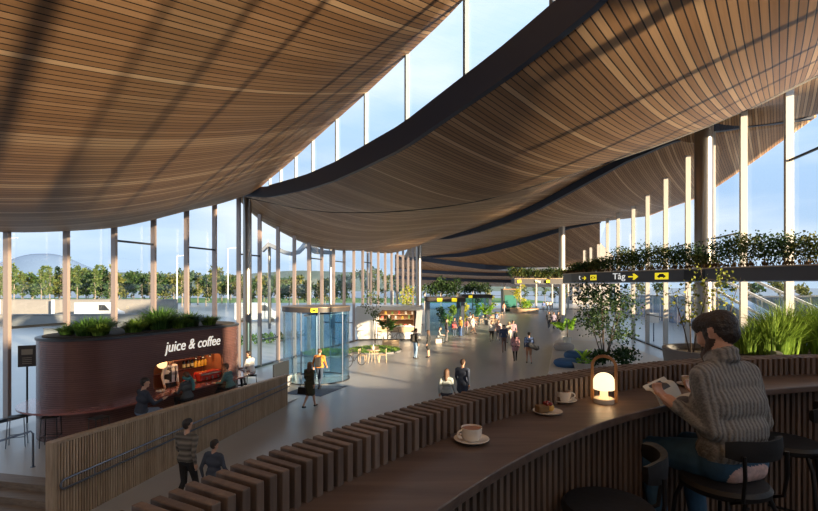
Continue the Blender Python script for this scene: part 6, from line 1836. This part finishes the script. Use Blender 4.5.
es = empty('outdoor_stair', RW(28, 5.2), 0, 'sloping outdoor stair with white rails seen through the glass', 'stairs')
for k, dz in enumerate((0, .55, 1.1)):
    m = MB(); m.bar(RW(22, 4.2 + .8 * k, .3 + dz), RW(40, 4.2 + .8 * k, 4.7 + dz), .08, .16); m.build('rail', M['white'], es)
m = MB(); m.bar(RW(22, 5.0, -.2), RW(40, 5.0, 4.1), 1.6, .25); m.build('flight', M['blueglass'], es)
for s in (25, 31, 37):
    m = MB(); z_ = -.3 + (s - 22) / 18 * 4.3; m.bar(RW(s, 5.0, 0), RW(s, 5.0, z_), .25, .25); m.build('pillar', M['rail'], es)
sb = empty('notice_board', RW(39, 1.6), 0, 'white square notice hung outside the glass beyond the multi stem tree', 'sign')
p = W(654, 318, 38); m = MB(); m.box((p.x, p.y, p.z), (.72, .05, .8), rz=-.2); m.build('panel', M['white'], sb); m = MB(); m.tube([(p.x, p.y + .06, 0), (p.x, p.y + .06, p.z - .3)], .05, 8); m.build('stand', M['rail'], sb)
# gabled house roof peeping over the wing
hs = empty('house', (26, 62, 0), 0, 'distant gabled house beyond the far mullions', 'building')
p = W(593, 240, 118); m = MB(); m.extr([(-5, 0), (5, 0), (5, 12), (0, 17), (-5, 12)], (p.x, 118, -.2), (1, 0, 0), (0, 0, 1), (0, 1, 0), 9); m.build('wall', mat('house_wall', (.3, .26, .24), .8), hs)
random.seed(8)
for px, Y, k in ((700, 60, .9), (726, 66, 1.0), (752, 58, .85), (780, 62, 1.0), (806, 55, .9), (830, 60, 1.0), (660, 80, .9), (640, 85, .9), (612, 95, 1.0)):
    o = put(random.choice((pB, pC)), (px - XC) / F * Y, Y, k * .72); o['label'] = 'bushy tree outside beyond the planted sign beam'; o['group'] = 'trees beyond the sign beam'
# beyond the end wall
for px in range(515, 600, 10):
    Y = random.uniform(108, 125); o = put(random.choice((pA, pC)), (px - XC) / F * Y, Y, random.uniform(.5, .8)); o['label'] = 'tree outside the glass end wall of the hall'; o['group'] = 'trees beyond the end wall'
# ------------------------------------------------------------------ camera, sun, sky
cam = bpy.data.cameras.new('camera'); co = bpy.data.objects.new('camera', cam); COL.objects.link(co)
co.location = (0, 0, H); co.rotation_euler = (R(90), 0, 0)
cam.sensor_width = 36; cam.lens = F / 818 * 36; cam.shift_y = (YH - 255.5) / 818; cam.clip_end = 2000; cam.clip_start = .05
sc.camera = co
SUN_AZ, SUN_EL = R(132), R(9)
d = Vector((math.sin(SUN_AZ) * math.cos(SUN_EL), math.cos(SUN_AZ) * math.cos(SUN_EL), math.sin(SUN_EL)))
sl = bpy.data.lights.new('sun', 'SUN'); sl.energy = 20.0; sl.angle = R(.8); sl.color = (1.0, .74, .46)
so = bpy.data.objects.new('sun', sl); COL.objects.link(so)
so.rotation_euler = d.to_track_quat('Z', 'Y').to_euler()
w = bpy.data.worlds.new('world'); sc.world = w; w.use_nodes = True
nt = w.node_tree; N = nt.nodes; L = nt.links
bg = N['Background']
tc = N.new('ShaderNodeTexCoord'); sp = N.new('ShaderNodeSeparateXYZ'); L.new(tc.outputs['Generated'], sp.inputs[0])
cr = N.new('ShaderNodeValToRGB'); e = cr.color_ramp.elements
e[0].position = .0; e[0].color = (.52, .64, .78, 1)
e[1].position = 1.0; e[1].color = (.52, .73, 1.0, 1)
k = e.new(.16); k.color = (.44, .61, .84, 1)
k = e.new(.45); k.color = (.56, .76, .98, 1)
L.new(sp.outputs['Z'], cr.inputs['Fac'])
mp = N.new('ShaderNodeMapping'); mp.inputs['Scale'].default_value = (1.2, 1.2, 4.5); L.new(tc.outputs['Generated'], mp.inputs['Vector'])
nz = N.new('ShaderNodeTexNoise'); nz.inputs['Scale'].default_value = 1.6; nz.inputs['Detail'].default_value = 6; L.new(mp.outputs[0], nz.inputs['Vector'])
cl = N.new('ShaderNodeValToRGB'); cl.color_ramp.elements[0].position = .44; cl.color_ramp.elements[1].position = .72
L.new(nz.outputs['Fac'], cl.inputs['Fac'])
mx = N.new('ShaderNodeMix'); mx.data_type = 'RGBA'; mx.inputs['B'].default_value = (1.0, 1.0, 1.0, 1)
ml = N.new('ShaderNodeMath'); ml.operation = 'MULTIPLY'; ml.inputs[1].default_value = .75; L.new(cl.outputs['Color'], ml.inputs[0])
L.new(ml.outputs[0], mx.inputs['Factor']); L.new(cr.outputs['Color'], mx.inputs['A']); L.new(mx.outputs['Result'], bg.inputs['Color'])
bg.inputs['Strength'].default_value = 1.3
sc.view_settings.view_transform = 'Standard'; sc.view_settings.look = 'None'; sc.view_settings.gamma = 1; sc.view_settings.use_curve_mapping = False
sc.view_settings.exposure = 0.0
sc.cycles.transparent_max_bounces = 32
sc.cycles.max_bounces = 8
sc.cycles.sample_clamp_indirect = 4
